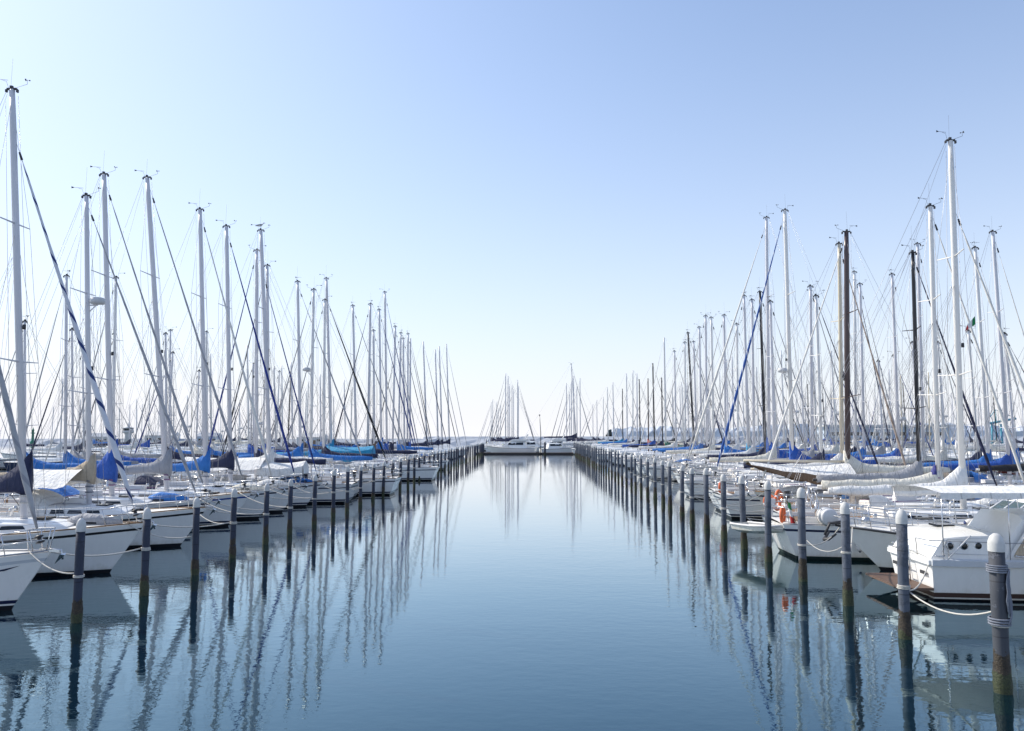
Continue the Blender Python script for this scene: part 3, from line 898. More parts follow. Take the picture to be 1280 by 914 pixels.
rowR = [(82, (905, 394), 908, 'alu', 'c_blue', 'j_grey'), (84.5, (921, 405), 923, 'alupale', 'c_white', 'j_grey'), (88, (889, 397), 893, 'alupale', 'c_cream', 'j_white'), (91, (882, 395), 884, 'alu', 'c_navy', 'j_grey'),
        (95, (874, 409), 878, 'alu', 'c_blue', 'j_grey'), (98.5, (860, 416), 870, 'aludark', 'c_blue', 'j_navy'), (103, (856, 428), 857, 'alupale', 'c_navy', 'j_grey'), (107, (867, 427), 872, 'alu', 'c_grey', 'j_grey'),
        (112, (843, 439), 846, 'alu', 'c_white', 'j_grey'), (118, (830, 422), 833, 'alupale', 'c_green', 'j_white'), (123, (827, 472), 829, 'aludark', 'c_navy', 'j_grey'), (129, (816, 454), 819, 'aludark', 'c_royal', 'j_black'),
        (136, (810, 473), 811, 'mastbrown', 'c_red', 'j_grey'), (143, (796, 467), 797, 'alu', 'c_white', 'j_white'), (149, (799, 474), 801, 'aludark', 'c_navy', 'j_grey'), (155, (791, 463), 791, 'alupale', 'c_navy', 'j_white'),
        (161, (783, 467), 785, 'alu', 'c_blue', 'j_grey'), (167, (778, 486), 779, 'aludark', 'c_turq', 'j_grey'), (173, (766, 478), 768, 'alu', 'c_navy', 'j_grey'), (179, (759, 484), 761, 'alupale', 'c_white', 'j_grey'), (185, (754, 496), 755, 'alupale', 'c_grey', 'j_grey')]
CN = dict(c_navy='navy', c_royal='royal blue', c_blue='blue', c_turq='turquoise', c_grey='grey', c_white='white', c_tan='tan', c_brown='brown', c_purple='purple', c_black='black', c_green='green', c_red='red', c_sky='pale blue', c_cream='cream')
MN = dict(alu='grey', alupale='pale grey', aluwhite='white', aludark='black', mastbrown='bronze', masttan='cream')
JN = dict(j_grey='grey', j_white='white', j_navy='dark navy', j_black='black', j_blue='blue', j_royal='royal blue', j_royalspiral='blue and white', j_bluespiral='white and blue', j_blackwhite='black and white', j_tan='tan')
for i, (d, t, b, m, c, j) in enumerate(rowR):
    near = ['middle of the right row', 'far half of the right row', 'far end of the right row'][0 if d < 110 else (1 if d < 145 else 2)]
    R_(d, t, b, '%s-masted sailboat with %s cover and %s jib, %s' % (MN[m].replace(' ', '-'), CN[c].replace(' ', '-'), JN[j].replace(' ', '-'), near), s=-1 if i % 3 == 0 else 1, group='sailboats along the far right row', L=11.8, mast=m, cover=c, jib=j)

# ------------------------------------------------------------------ rows behind
def fill_row(side, X, facing, ds, region, hmin, hmax, lod=None, dens=1., tops=None):
    for d in ds:
        if rng.random() > dens: continue
        m = rng.choices(['alu', 'alupale', 'aluwhite', 'aludark', 'masttan'], [5, 5, 2, 1, .4])[0]
        c = rng.choices(['c_navy', 'c_royal', 'c_blue', 'c_white', 'c_grey', 'c_cream', 'c_black'], [4, 2, 2, 5, 3, 3, 1])[0]
        j = rng.choices(['j_grey', 'j_white', 'j_navy', 'j_blue', 'j_blackwhite', 'j_black'], [5, 4, 2, 2, 1, .6])[0]
        L = 9.5+rng.random()*2.8
        ht = hmin+rng.random()*(hmax-hmin)
        bx = X+rng.uniform(-.5, .5)+facing*L*.5
        mx = bx-facing*L*.38
        lb = '%s-masted sailboat, %s cover and %s jib, %s' % (MN[m].replace(' ', '-'), CN[c].replace(' ', '-'), JN[j].replace(' ', '-'), region)
        sailboat(d+rng.uniform(-.25, .25), facing, bx, mx, ht, L, lb, 'sailboats '+region, mast=m, cover=c, jib=j, lod=lod if lod is not None else (1 if d < 85 else 2), rake=-rng.random()*.35,
                 hood=rng.choice([None, 'c_navy', 'c_blue', 'c_white']), hullmat='bluehull' if rng.random() < .09 else 'white', foul=rng.choice(['black', 'navy', 'red']), yaw=rng.uniform(-.02, .02), radar=.45+.1*(d % 1) if (d*7) % 1 < .14 else False)
def fill_photo(side, facing, items, X, region):
    for t, b in items:
        d = X*995.6/(b-669)
        m = rng.choice(['alu', 'alupale', 'alu']); c = rng.choice(['c_navy', 'c_royal', 'c_white', 'c_blue', 'c_grey']); j = rng.choice(['j_grey', 'j_white', 'j_navy', 'j_grey'])
        T = at(t[0], t[1], d); mx = at(b, 590, d).x
        L = 10.5
        lb = '%s-masted sailboat, %s cover and %s jib, %s' % (MN[m].replace(' ', '-'), CN[c].replace(' ', '-'), JN[j].replace(' ', '-'), region)
        sailboat(d, facing, mx+facing*.38*L, mx, T.z, L, lb, 'sailboats '+region, mast=m, cover=c, jib=j, lod=1 if d < 85 else 2, rake=max(-.6, min(.6, (T.x-mx)*facing)), hood=rng.choice([None, 'c_navy', 'c_white']))
fill_photo(-1, -1, [((31, 402), 32), ((72, 345), 82), ((87, 412), 92), ((145, 347), 140), ((207, 417), 208), ((258, 415), 259), ((307, 432), 311), ((316, 455), 317), ((341, 458), 345), ((361, 453), 366), ((400, 468), 401), ((430, 475), 432)], -32.5, 'in the second row on the left')
fill_photo(-1, -1, [((101, 437), 105), ((143, 417), 142), ((213, 413), 211), ((263, 442), 264), ((352, 457), 353), ((417, 495), 417)], -39, 'in the second row on the left')
fill_row(-1, -76, 1, [104+4.2*i for i in range(24)], 'in the thin rows far back left', 9.5, 13, 2, .62)
fill_row(-1, -90, -1, [130+4.6*i for i in range(28)], 'in the thin rows far back left', 9.5, 13, 2, .5)
fill_row(-1, -33, -1, [116+4.6*i for i in range(12)], 'in the second row on the left', 11, 14, 2, .5)
fill_row(-1, -33, -1, [74+5.2*i for i in range(8)], 'in the second row on the left', 11, 13.5, 1, .8)
fill_row(-1, -62, 1, [92+4.6*i for i in range(22)], 'in the third row on the left', 10, 13.5, 2, .55)
# right: second row, seen stern-on against the first
fill_photo(1, 1, [((1241, 290), 1262), ((1219, 310), 1237), ((1147, 305), 1155), ((1115, 343), 1125), ((1075, 355), 1081), ((1068, 340), 1070)], 31, 'in the second row on the right')
fill_row(1, 31, 1, [50+4.4*i for i in range(7)], 'in the second row on the right', 11, 14, 1, .8)
fill_row(1, 30, 1, [85+4.1*i for i in range(25)], 'in the second row on the right', 12.5, 17, None, .9)
fill_row(1, 62, -1, [88+4.1*i for i in range(30)], 'in the third row on the right', 12, 16.5, 2, .95)
fill_row(1, 76, 1, [112+4.1*i for i in range(30)], 'in the back rows on the right', 11.5, 16.5, 2, .85)
fill_row(1, 108, -1, [160+4.4*i for i in range(22)], 'in the back rows on the right', 11, 16, 2, .7)

# ------------------------------------------------------------------ bronze-mast boat: awning over the foredeck
e6, h6 = R6[0], R6[1]
mb = MB()
xm6 = .10*h6.L
x_m = None
for ch in e6.children:
    if ch.name.startswith('mast'):
        x_m = sum(v.co.x for v in ch.data.vertices)/len(ch.data.vertices)
rings = []
for i in range(11):
    u = i/10
    x = x_m+.25+u*5.4
    ridge = 3.38+.05*u-.20*math.sin(PI*u)
    rings.append([(x, k*(1.35-.75*u**1.5), ridge-(.62*(1-.75*u))*abs(k)**1.4*(1+.10*math.sin(i*1.9+k))) for k in (-1, -.75, -.5, -.25, 0, .25, .5, .75, 1)])
mb.loft(rings, False, False, 0, True)
mb.build('foredeck_awning', M['c_white'], e6)
mb = MB(); mb.loft([[(x, y*.985, z-.035) for x, y, z in r_] for r_ in rings], False, False, 0, True)
mb.build('awning_lining', M['c_brown'], e6)
for sd in (0, 8):
    sg = -1 if sd == 0 else 1
    MB().loft([[(r_[sd][0], r_[sd][1]+sg*.01, r_[sd][2]), (r_[sd][0], r_[sd][1]+sg*(.05+.04*math.sin(i*2.3)), r_[sd][2]-.40*(1-i/11)), (r_[sd][0]+.02, r_[sd][1]+sg*.03, r_[sd][2]-(.80*(1-i/10.5))*(1+.06*math.sin(i*1.7)))] for i, r_ in enumerate(rings)], False, False).build('awning_skirt', M['c_brown'], e6)
MB().tube([(x_m, 0, 3.42), (x_m+5.9, 0, 3.46)], .07, 8).build('awning_pole', M['masttan'], e6)

def foredeck_tent(bt, ln, ridge, hw, drop, top, skirt):
    e_, h_ = bt[0], bt[1]
    for ch in e_.children:
        if ch.name.startswith('mast'): xm_ = sum(v.co.x for v in ch.data.vertices)/len(ch.data.vertices)
    rg = []
    for i in range(10):
        u = i/9
        rg.append([(xm_+.2+u*ln, k*hw*(1-.5*u**1.6), ridge-.16*math.sin(PI*u)-.35*abs(k)**1.3*(1+.08*math.sin(i*2.1+k))) for k in (-1, -.75, -.5, -.25, 0, .25, .5, .75, 1)])
    MB().loft(rg, False, False, 0, True).build('foredeck_awning', M[top], e_)
    for sd, sg in ((0, -1), (8, 1)):
        MB().loft([[(r_[sd][0], r_[sd][1]+sg*.01, r_[sd][2]), (r_[sd][0], r_[sd][1]+sg*(.08+.05*math.sin(i*2.3)), r_[sd][2]-drop*.5), (r_[sd][0], r_[sd][1]+sg*.05, r_[sd][2]-drop*(1+.07*math.sin(i*1.7)))] for i, r_ in enumerate(rg)], False, False).build('awning_skirt', M[skirt], e_)
    MB().loft([[(p_[0]+.01, p_[1], p_[2]) for p_ in rg[-1]], [(p_[0]+.06, p_[1], ridge-.35-drop*.9) for p_ in rg[-1]]], False, False).build('awning_front', M[skirt], e_)
foredeck_tent(TURQ, 4.4, 3.75, 1.5, .95, 'c_turq', 'c_turq')
foredeck_tent(Gb, 2.9, 3.1, 1.3, .55, 'c_white', 'c_white')

# ------------------------------------------------------------------ motor boats
def motorboat(d, s, bowX, L, B, fb, label, name='motor_boat', fly=False, group=None, lod=1, glass='glass', cab=(.20, .66), ch=1.25, stripe='white', boot='navy', foul='black', rails=True, hullmat='white', yaw=0., rise=.45, band=None):
    cx = bowX-s*L/2
    e = empty(name, (cx, d, 0), (0 if s > 0 else PI)+yaw)
    tag(e, label, 'motor boat', group)
    h = Hull(L, B, fb, .93, rise, .14, .02, .38, 2.7, .82)
    h.build(e, [M[hullmat], M[foul], M[boot], M[stripe]], 16)
    h.deck(e, M['deck'], 12)
    t0, t1 = cab
    # foredeck trunk
    rings = []
    for i in range(7):
        t = lerp(t1-.10, t1+.22, i/6); u = i/6
        wb = min(h.bd(t)*.74, B*.4); z = h.zs(t)-.02; hh = lerp(.55, .10, u**1.2)
        x = h.x(t, 1)
        rings.append([(x, -wb, z), (x, -wb*.85, z+hh*.85), (x, 0, z+hh+.05), (x, wb*.85, z+hh*.85), (x, wb, z)])
    sharp(MB().loft(rings, False, True).build('foredeck_trunk', M['white'], e))
    # cabin with raked windscreen and dark side glass
    xs0, xs1 = h.x(t0, 1), h.x(t1, 1)
    z0 = h.zs((t0+t1)/2)-.05; wb = B*.41
    prof = [(xs0-.3, 0), (xs0, 1), (lerp(xs0, xs1, .55), 1.06), (lerp(xs0, xs1, .72), .96), (xs1, .30), (xs1+.3, 0)]
    def sec(x, hh):
        k = min(1, hh*1.2+.01)
        return [(x, -wb, z0), (x, -wb*.96, z0+ch*hh*.45), (x, -wb*.80, z0+ch*hh*.96), (x, 0, z0+ch*hh*1.05), (x, wb*.80, z0+ch*hh*.96), (x, wb*.96, z0+ch*hh*.45), (x, wb, z0)]
    sharp(MB().loft([sec(x, max(.02, hh)) for x, hh in prof], False, True).build('cabin', M['white'], e))
    for sd in (-1, 1):
        for a, b in ((.06, .36), (.40, .68)):
            xa, xb = lerp(xs0, xs1, a), lerp(xs0, xs1, b)
            def pt(x, q): return (x, sd*(lerp(wb*.955, wb*.815, q)+.012), z0+ch*lerp(.50, .92, q))
            MB().add([pt(xa, .05), pt(xb+.22, .05), pt(xb, .95), pt(xa+.05, .95)], [(0, 1, 2, 3)], 0, False).build('side_window', M[glass], e)
    xa, xb = prof[3][0], prof[4][0]; ha, hb = prof[3][1], prof[4][1]
    for k0, k1 in ((-.92, -.34), (-.30, .30), (.34, .92)):
        def wp(k, q): return (lerp(xb, xa, q)+.05, k*lerp(wb*.93, wb*.80, q), z0+ch*lerp(hb, ha, q)*lerp(1, 1.03, 1-abs(k))+.03)
        MB().add([wp(k0, .1), wp(k1, .1), wp(k1, .92), wp(k0, .92)], [(0, 1, 2, 3)], 0, False).build('windscreen', M[glass], e)
    for k in (-.93, -.32, .32, .93):
        tube_part('windscreen_frame', [[wp(k, .06)[:2]+(wp(k, .06)[2]+.01,), wp(k, .96)[:2]+(wp(k, .96)[2]+.01,)]], .035, M['white'], e, 6)
    if fly:
        zf = z0+ch*1.06
        rr = []
        for i in range(6):
            u = i/5; x = lerp(xs0-.9, lerp(xs0, xs1, .66), u); w_ = B*.37*(1-.25*u**3); hh = lerp(.40, .62, u) if u < .95 else .2
            rr.append([(x, -w_, zf), (x, -w_*1.04, zf+hh), (x, -w_*.9, zf+hh), (x, -w_*.86, zf+.08), (x, w_*.86, zf+.08), (x, w_*.9, zf+hh), (x, w_*1.04, zf+hh), (x, w_, zf)])
        sharp(MB().loft(rr, False, True).build('flybridge', M['white'], e))
        xr = xs0-.3
        mb = MB()
        mb.tube([(xr+.5, -B*.36, zf+.35), (xr, -B*.33, zf+1.25), (xr-.1, 0, zf+1.38), (xr, B*.33, zf+1.25), (xr+.5, B*.36, zf+.35)], .09, 8, 0, True)
        ra = mb.build('radar_arch', M['white'], e)
        MB().lathe([(.12, 0), (.28, .04), (.28, .18), (.1, .24)], 14, (xr-.1, 0, zf+1.44)).build('radar_dome', M['skin'], ra)
    if rails:
        def rp(t, sd, up): return Vector((h.x(t, 1), sd*h.bd(t)*.93, h.zs(t)+up))
        tt = [.50, .62, .74, .86, .95]
        for up in (.74, .50, .26):
            tube_part('bow_rail', [[rp(t, -1, up) for t in tt]+[Vector((h.x(1, 1)+.05, 0, h.zs(1)+up+.03))]+[rp(t, 1, up) for t in reversed(tt)]], .022, M['steel'], e, 6)
        for sd in (-1, 1):
            for t in tt+[.56, .68, .80, .91]: tube_part('rail_post', [[rp(t, sd, 0), rp(t+.008, sd, .74)]], .017, M['steel'], e, 5)
    for sd in (-1, 1): tube_part('rub_rail', [h.rail_pts(sd, 0, 1, 14, -.05, 1.005)], .04, M['fitting'] if band is None else M[band], e, 6)
    return e, h, cx, s

# express cruiser with its bow to the channel behind the aft-cabin boat
r2, h2, cx2, s2 = motorboat(29.9, -1, 11.0, 11.5, 3.7, 1.15, 'white motor cruiser showing its high bow, silver bow rail and black anchor', 'motor_cruiser', glass='lightglass', cab=(.10, .52), ch=1.45, stripe='white', foul='black', boot='white', lod=0)
def w2(x, y, z): return (x, y, z)
mb = MB()      # anchor on its roller
x, z = h2.x(1, 1), h2.zs(1)
mb.box((x-.05, 0, z+.03), (.6, .22, .07))
mb.tube([(x-.4, 0, z+.12), (x+.22, 0, z+.02), (x+.42, 0, z-.40)], .05, 8)
mb.tube([(x+.12, -.34, z-.32), (x+.34, -.18, z-.52), (x+.44, 0, z-.56), (x+.34, .18, z-.52), (x+.12, .34, z-.32)], [.03, .06, .07, .06, .03], 6)
mb.build('anchor', M['fitting'], r2)
mb = MB(); mb.lathe([(.16, 0), (.18, .05), (.18, .18), (.12, .22), (.12, .30), (.17, .33), (.10, .40)], 14, (x-1.1, 0, z+.02)); mb.build('windlass', M['steel'], r2)
for y in (-.55, .55):
    MB().box((h2.x(.70, 1), y, h2.zs(.70)+.47), (.50, .50, .05)).build('hatch', M['glass'], r2)

motorboat(21.7, -1, 12.92, 9.5, 3.0, 1.0, 'white motor boat almost wholly cut off by the right picture edge', 'motor_boat', lod=0)

# aft-cabin motor sailer, stern to the channel
D1, X1, L1, B1 = 25.9, 11.78, 9.6, 3.1
e1 = empty('aft_cabin_boat', (X1+L1/2, D1, 0), 0)
tag(e1, 'white aft-cabin boat with three round portholes and a flat awning in the right foreground', 'motor boat')
hh1 = Hull(L1, B1, 1.25, .93, .30, .12, .015, .40, 2.5, .90)
hh1.build(e1, [M['white'], M['black'], M['brownfoul'], M['white']], 18, (.05, .10, .24))
hh1.deck(e1, M['deck'], 14)
for sd in (-1, 1):   # broad rubbing strake
    ringz = []
    for i in range(13):
        t = i/12; x, y, z = hh1.x(t, 1), sd*hh1.bd(t), hh1.zs(t)
        ringz.append([(x, y-.02*sd, z-.20), (x, y+.05*sd, z-.19), (x, y+.06*sd, z-.02), (x, y-.02*sd, z+.02)])
    sharp(MB().loft(ringz, True, True).build('rubbing_strake', M['greyhull'], e1))
MB().box((-L1/2-.03, 0, 1.14), (.08, B1*.90, .14)).build('transom_strake', M['white'], e1)
MB().box((-L1/2-.42, -.1, .36), (.95, 2.6, .07)).build('swim_platform', M['teakdark'], e1)
for y in (-.9, .7): tube_part('platform_bracket', [[(-L1/2-.9, y, .33), (-L1/2+.1, y, .05)]], .035, M['fitting'], e1, 6)
# aft cabin: sloping end, flush sides
rings = []
wc = B1*.455
zc = 1.21
for x, hh, k in ((-L1/2+.05, .02, .93), (-L1/2+.45, .70, .94), (-L1/2+1.2, .78, .97), (-L1/2+1.95, .80, 1.0), (-L1/2+2.0, .06, 1.0)):
    rings.append([(x, -wc*k, zc), (x, -wc*k*.97, zc+hh*.9), (x, -wc*k*.86, zc+hh), (x, 0, zc+hh+.06), (x, wc*k*.86, zc+hh), (x, wc*k*.97, zc+hh*.9), (x, wc*k, zc)])
sharp(MB().loft(rings, False, True, 0, True).build('aft_cabin', M['white'], e1), 25)
for sd in (-1, 1):
    for x in (.60, 1.02, 1.44):
        q = .955
        c = (-L1/2+x, sd*(wc*q*.985+.012), zc+.42)
        o = MB().lathe([(.0, 0), (.125, 0), (.125, .012), (.10, .022)], 20).build('porthole', M['steel'], e1)
        o.location = c; o.rotation_euler = (R(90) if sd < 0 else R(-90), 0, 0)
        MB().lathe([(.0, .0225), (.098, .0225), (.09, .03), (0, .032)], 20).build('porthole_glass', M['glass'], o)
MB().box((-L1/2+1.2, .3, zc+.86), (.55, .55, .06)).build('hatch', M['glass'], e1)
# wheelhouse forward with canvas-covered windows
rings = []
for x, hh, k in ((-L1/2+2.1, .25, .96), (-L1/2+2.85, 1.30, .90), (-L1/2+4.9, 1.35, .86), (-L1/2+5.8, .5, .80), (-L1/2+8.2, .12, .55)):
    rings.append([(x, -wc*k, zc), (x, -wc*k*.95, zc+hh*.9), (x, -wc*k*.82, zc+hh), (x, 0, zc+hh+.06), (x, wc*k*.82, zc+hh), (x, wc*k*.95, zc+hh*.9), (x, wc*k, zc)])
sharp(MB().loft(rings, False, True, 0, True).build('wheelhouse', M['white'], e1), 25)
for sd in (-1, 1):
    def wq(x, z): return (-L1/2+x, sd*(wc*.955-(.02*(z-.1)))+sd*.02, zc+z)
    MB().add([wq(2.45, .12), wq(5.1, .12), wq(4.7, .95), wq(2.92, .95)], [(0, 1, 2, 3)], 0, False).build('window_cover', M['c_tan'], e1)
    MB().add([(-L1/2+2.45, sd*(wc*.96), zc+.06), (-L1/2+3.2, sd*(wc*.955), zc+1.25), (-L1/2+3.08, sd*(wc*.955+.03), zc+1.25), (-L1/2+2.25, sd*(wc*.96+.03), zc+.06)], [(0, 1, 2, 3)], 0, False).build('windscreen_frame', M['white'], e1)
for sd in (-1, 1):      # moulded panel line, cleats and deck vents
    tube_part('panel_moulding', [[(-L1/2+.34, sd*(wc*.945+.008), zc+.20), (-L1/2+.52, sd*(wc*.935+.008), zc+.62), (-L1/2+1.86, sd*(wc*.96+.004), zc+.66), (-L1/2+1.88, sd*(wc*.99+.006), zc+.16), (-L1/2+.34, sd*(wc*.945+.008), zc+.20)]], .012, M['greyhull'], e1, 5)
    for x in (.25, 2.6): MB().tube([(-L1/2+x-.14, sd*1.46, 1.36), (-L1/2+x-.05, sd*1.46, 1.33), (-L1/2+x+.05, sd*1.46, 1.33), (-L1/2+x+.14, sd*1.46, 1.36)], .025, 6).build('cleat', M['steel'], e1)
tube_part('exhaust_outlet', [[(-L1/2+.05, -.9, .30), (-L1/2-.06, -.9, .30)]], .05, M['fitting'], e1, 10)
for y in (-.9, .2, .95): MB().box((-L1/2-.012, y, .78), (.03, .34, .10)).build('louvre', M['fitting'], e1)
# flat awning on poles
ax0, ax1 = -L1/2+.25, -L1/2+4.6
rings = []
for i in range(9):
    x = lerp(ax0, ax1, i/8)
    rings.append([(x, lerp(-1.62, 1.62, j/8), 3.22+.10*math.sin(PI*j/8)-.03*math.sin(PI*(i % 4)/4)) for j in range(9)])
aw = MB().loft(rings, False, False, 0, True).build('awning', M['c_white'], e1)
for sd in (-1, 1):
    MB().loft([[(lerp(ax0, ax1, i/8), sd*1.625, 3.215), (lerp(ax0, ax1, i/8), sd*1.63, 3.215-.17-.02*math.sin(i*2.2))] for i in range(9)], False, False, 0, True).build('awning_valance', M['c_white'], aw)
for sd in (-1, 1):
    for x in (.35, 2.3, 4.4): tube_part('awning_pole', [[(-L1/2+x, sd*1.45, 1.1), (-L1/2+x-.05, sd*1.58, 3.2)]], .016, M['steel'], e1, 6)
for sd in (-1, 1):   # pushpit hoops and boarding rail at the stern
    tube_part('stern_rail', [[(-L1/2+.06, sd*.45, 1.1), (-L1/2+.02, sd*.45, 1.75), (-L1/2+.05, sd*1.3, 1.78), (-L1/2+.5, sd*1.38, 1.78), (-L1/2+.55, sd*1.40, 1.1)]], .02, M['steel'], e1, 6)
tube_part('guard_rail', [[(-L1/2+.5, -1.42, 1.78), (-L1/2+2.4, -1.46, 1.72), (-L1/2+4.2, -1.46, 1.75)]], .012, M['wire'], e1, 5)
tube_part('boat_hook', [[(-L1/2+.35, -1.48, 1.15), (-L1/2+1.15, -1.50, 1.95)]], .02, M['rubber'], e1, 6)
tube_part('stern_ladder', [[(-L1/2-.1, -.25, .40), (-L1/2-.12, -.25, 1.5), (-L1/2-.12, .1, 1.5), (-L1/2-.1, .1, .40)]] + [[(-L1/2-.11, -.25, z), (-L1/2-.11, .1, z)] for z in (.6, .85, 1.1, 1.35)], .018, M['steel'], e1, 6)

# boats across the end of the channel
motorboat(190, -1, at(606, 560, 190).x, 12.2, 4.0, 1.35, 'white flybridge motor yacht lying across the far end of the channel', 'motor_yacht', True, None, ch=1.5, yaw=R(-8))
motorboat(193, 1, at(724, 560, 193).x, 9.5, 3.2, 1.2, 'small white motor boat at the far end, right of the thin pole', 'motor_boat', False, None, yaw=R(12))
for px_, d_, s_, lb_ in ((668, 200, 1, 'low white motor boat directly behind the thin far pole'), (690, 203, -1, 'white motor boat between the thin pole and the small far motor boat'), (652, 206, -1, 'white motor boat half hidden behind the far motor yacht'), (700, 212, 1, 'white cabin boat behind the small far motor boat')):
    motorboat(d_, s_, at(px_, 560, d_).x+4.5*s_, 9, 3, 1.3, lb_, 'motor_boat', px_ == 690, None, ch=1.5, rails=False)
bigX = at(732, 550, 206).x
sailboat(206, 1, bigX+2, at(735, 550, 206).x-3.0, at(728, 455, 206).z, 19, 'large white sailing yacht lying at the far end of the right row', None, 'white', 'navy', 'navy', 'black', 'alu', 'j_grey', cover='c_navy', lod=1, fb=2.1, rake=-1.2)
cent = [(631, 467, 199), (634, 470, 203), (636, 480, 207), (639, 482, 211), (641, 487, 215), (646, 475, 199), (647, 483, 219)]
for i, (px, py, d) in enumerate(cent):
    T = at(px, py, d); m = T.x
    sailboat(d, -1 if i < 5 else 1, m-4.6 if i < 5 else m+5, m+.2, T.z, 13, 'tall-masted sailboat in the cluster behind the motor yacht', 'sailboats behind the far motor yacht', mast='alu', cover='c_navy', jib='j_grey' if i % 2 else 'j_navy', lod=2)
for i, (px, py, d) in enumerate([(613, 503, 223), (615, 499, 227), (620, 502, 231), (625, 505, 235), (622, 510, 239)]):
    T = at(px, py, d)
    sailboat(d, -1, T.x-4, T.x+.2, T.z, 11, 'low-masted sailboat left of the far central cluster', 'low sailboats left of the far cluster', mast='alupale', cover='c_navy', jib='j_grey', lod=2)
for i, (px, py, d) in enumerate([(707, 479, 211), (713, 477, 215), (716, 470, 219), (720, 483, 223), (724, 473, 227), (711, 490, 231), (745, 500, 214), (740, 505, 222)]):
    T = at(px, py, d)
    sailboat(d, -1, T.x-4.6, T.x+.2, T.z, 12.5, 'tall-masted sailboat in the cluster beside the large far yacht', 'sailboats beside the large far yacht', mast='alu', cover='c_navy', jib='j_navy' if i % 3 == 0 else 'j_grey', lod=2)

# ------------------------------------------------------------------ mooring piles
ORD = ['first', 'second', 'third', 'fourth', 'fifth', 'sixth', 'seventh', 'eighth', 'ninth', 'tenth', 'eleventh', 'twelfth', 'thirteenth', 'fourteenth']
PILES = {-1: [], 1: []}
def make_pile(side, d, X, ht, i, tilt):
    e = empty('mooring_pile', (X, d, 0), rng.random()*6)
    r = (.114 if i < 12 else .135) if side < 0 else (.142 if i == 0 else .128)
    last = i >= len(ORD)
    sd = 'left' if side < 0 else 'right'
    if side > 0 and i == 0: lb = 'nearest right pile, peeling and hung with a grey rope coil'
    elif not last: lb = 'white-capped mooring pile, %s from the front in the %s row' % (ORD[i], sd)
    else: lb = 'white-capped mooring pile in the close-packed far part of the %s row' % sd
    tag(e, lb, 'mooring pile', 'mooring piles in the %s row' % sd)
    n = 16 if d < 60 else 8
    zs = [-1.6, -.2, .1, .35, .6, .9, 1.3, 1.8, ht-.35]
    mb = MB(); mb.lathe([(r*(1+.02*math.sin(z*5+i)), z) for z in zs], n)
    if d < 62:      # weed and mussels around the waterline
        mb2 = MB()
        rr = random.Random(i*7+side)
        rings = []
        for z in (-.5, -.15, .02, .15, .3, .42, .52):
            rings.append([((r+.008+.03*rr.random()*(1 if z < .4 else .3))*math.cos(2*PI*j/20), (r+.008+.03*rr.random()*(1 if z < .4 else .3))*math.sin(2*PI*j/20), z+rr.uniform(-.02, .04)) for j in range(20)])
        mb2.loft(rings, True, False).build('weed_crust', M['pileL' if side < 0 else 'pileR'], e)
    post = mb.build('post', M['pilepeel' if (side > 0 and i == 0) else ('pileL' if side < 0 else 'pileR')], e)
    rc = r+.012
    sharp(MB().lathe([(r*.9, ht-.36), (rc, ht-.35), (rc, ht-.21), (rc*.94, ht-.15), (rc*.68, ht-.06), (rc*.30, ht-.008), (.0, ht)], n).build('cap', M['cap'], e), 50)
    if d < 80 and rng.random() < .85:
        mb = MB(); zb = 1.15+rng.random()*.35
        for k in range(rng.choice((2, 3))): mb.torus((.01*math.sin(k*2+i), 0, zb+.034*k), r+.012, .016, 'z', 18, 6)
        mb.build('rope_turns', M['rope'], e)
        e['rz'] = zb; del e['rz']
        PILES[side].append((Vector((X, d, zb+.04)), i))
    else: PILES[side].append((Vector((X, d, 1.3)), i))
    e.rotation_euler = (tilt[0], tilt[1], e.rotation_euler[2])
    return e
dl = [depth_on_row(-12.1, p, 1.3) for p in (101, 181, 243, 293, 334, 364, 392, 416, 434, 452, 467, 480, 491)]
while dl[-1] < 186: dl.append(dl[-1]+3.9)
for i, d in enumerate(dl): make_pile(-1, d, -12.1+rng.uniform(-.08, .08), 2.78+rng.uniform(-.10, .08), i, (rng.gauss(0, .013), rng.gauss(0, .016)))
dr = [depth_on_row(9.02, p, 1.5) for p in (1249, 1129, 1055, 1001, 958, 929, 906, 884)]
while dr[-1] < 186: dr.append(dr[-1]+3.75)
for i, d in enumerate(dr): make_pile(1, d, 9.02+rng.uniform(-.08, .08), 3.08+rng.uniform(-.12, .08), i, (rng.gauss(0, .010), rng.gauss(0, .014)))

# rope coil on the nearest right pile
pc = Vector((9.02, dr[0], 0))
mb = MB()
rr = random.Random(5)
for k in range(9):
    a0 = -.25+.10*k+rr.uniform(-.05, .05)
    ln = .62+rr.random()*.30
    pts = []
    for j in range(17):
        b = 2*PI*j/16
        sx = .10*math.sin(b)*(1+.3*rr.random())
        rad = .185+.02*rr.random()
        pts.append((rad*math.cos(a0-.45+sx/rad), rad*math.sin(a0-.45+sx/rad), 2.35-ln/2+ln/2*math.cos(b)))
    mb.tube(pts, .014, 5)
for k in range(4): mb.torus((0, 0, 2.30+.04*k), .175, .018, 'z', 18, 6)
for k in range(3): mb.torus((0, 0, 1.30+.05*k), .185, .02, 'z', 18, 6)
mb.tube([(.17, -.06, 2.0), (.19, -.10, 1.7), (.14, -.16, 1.45), (.06, -.20, 1.32)], .018, 6)
o = mb.build('rope_coil', M['ropeblue']); o.location = pc
tag(o, 'tangled grey rope coil hanging on the nearest right pile', 'rope')

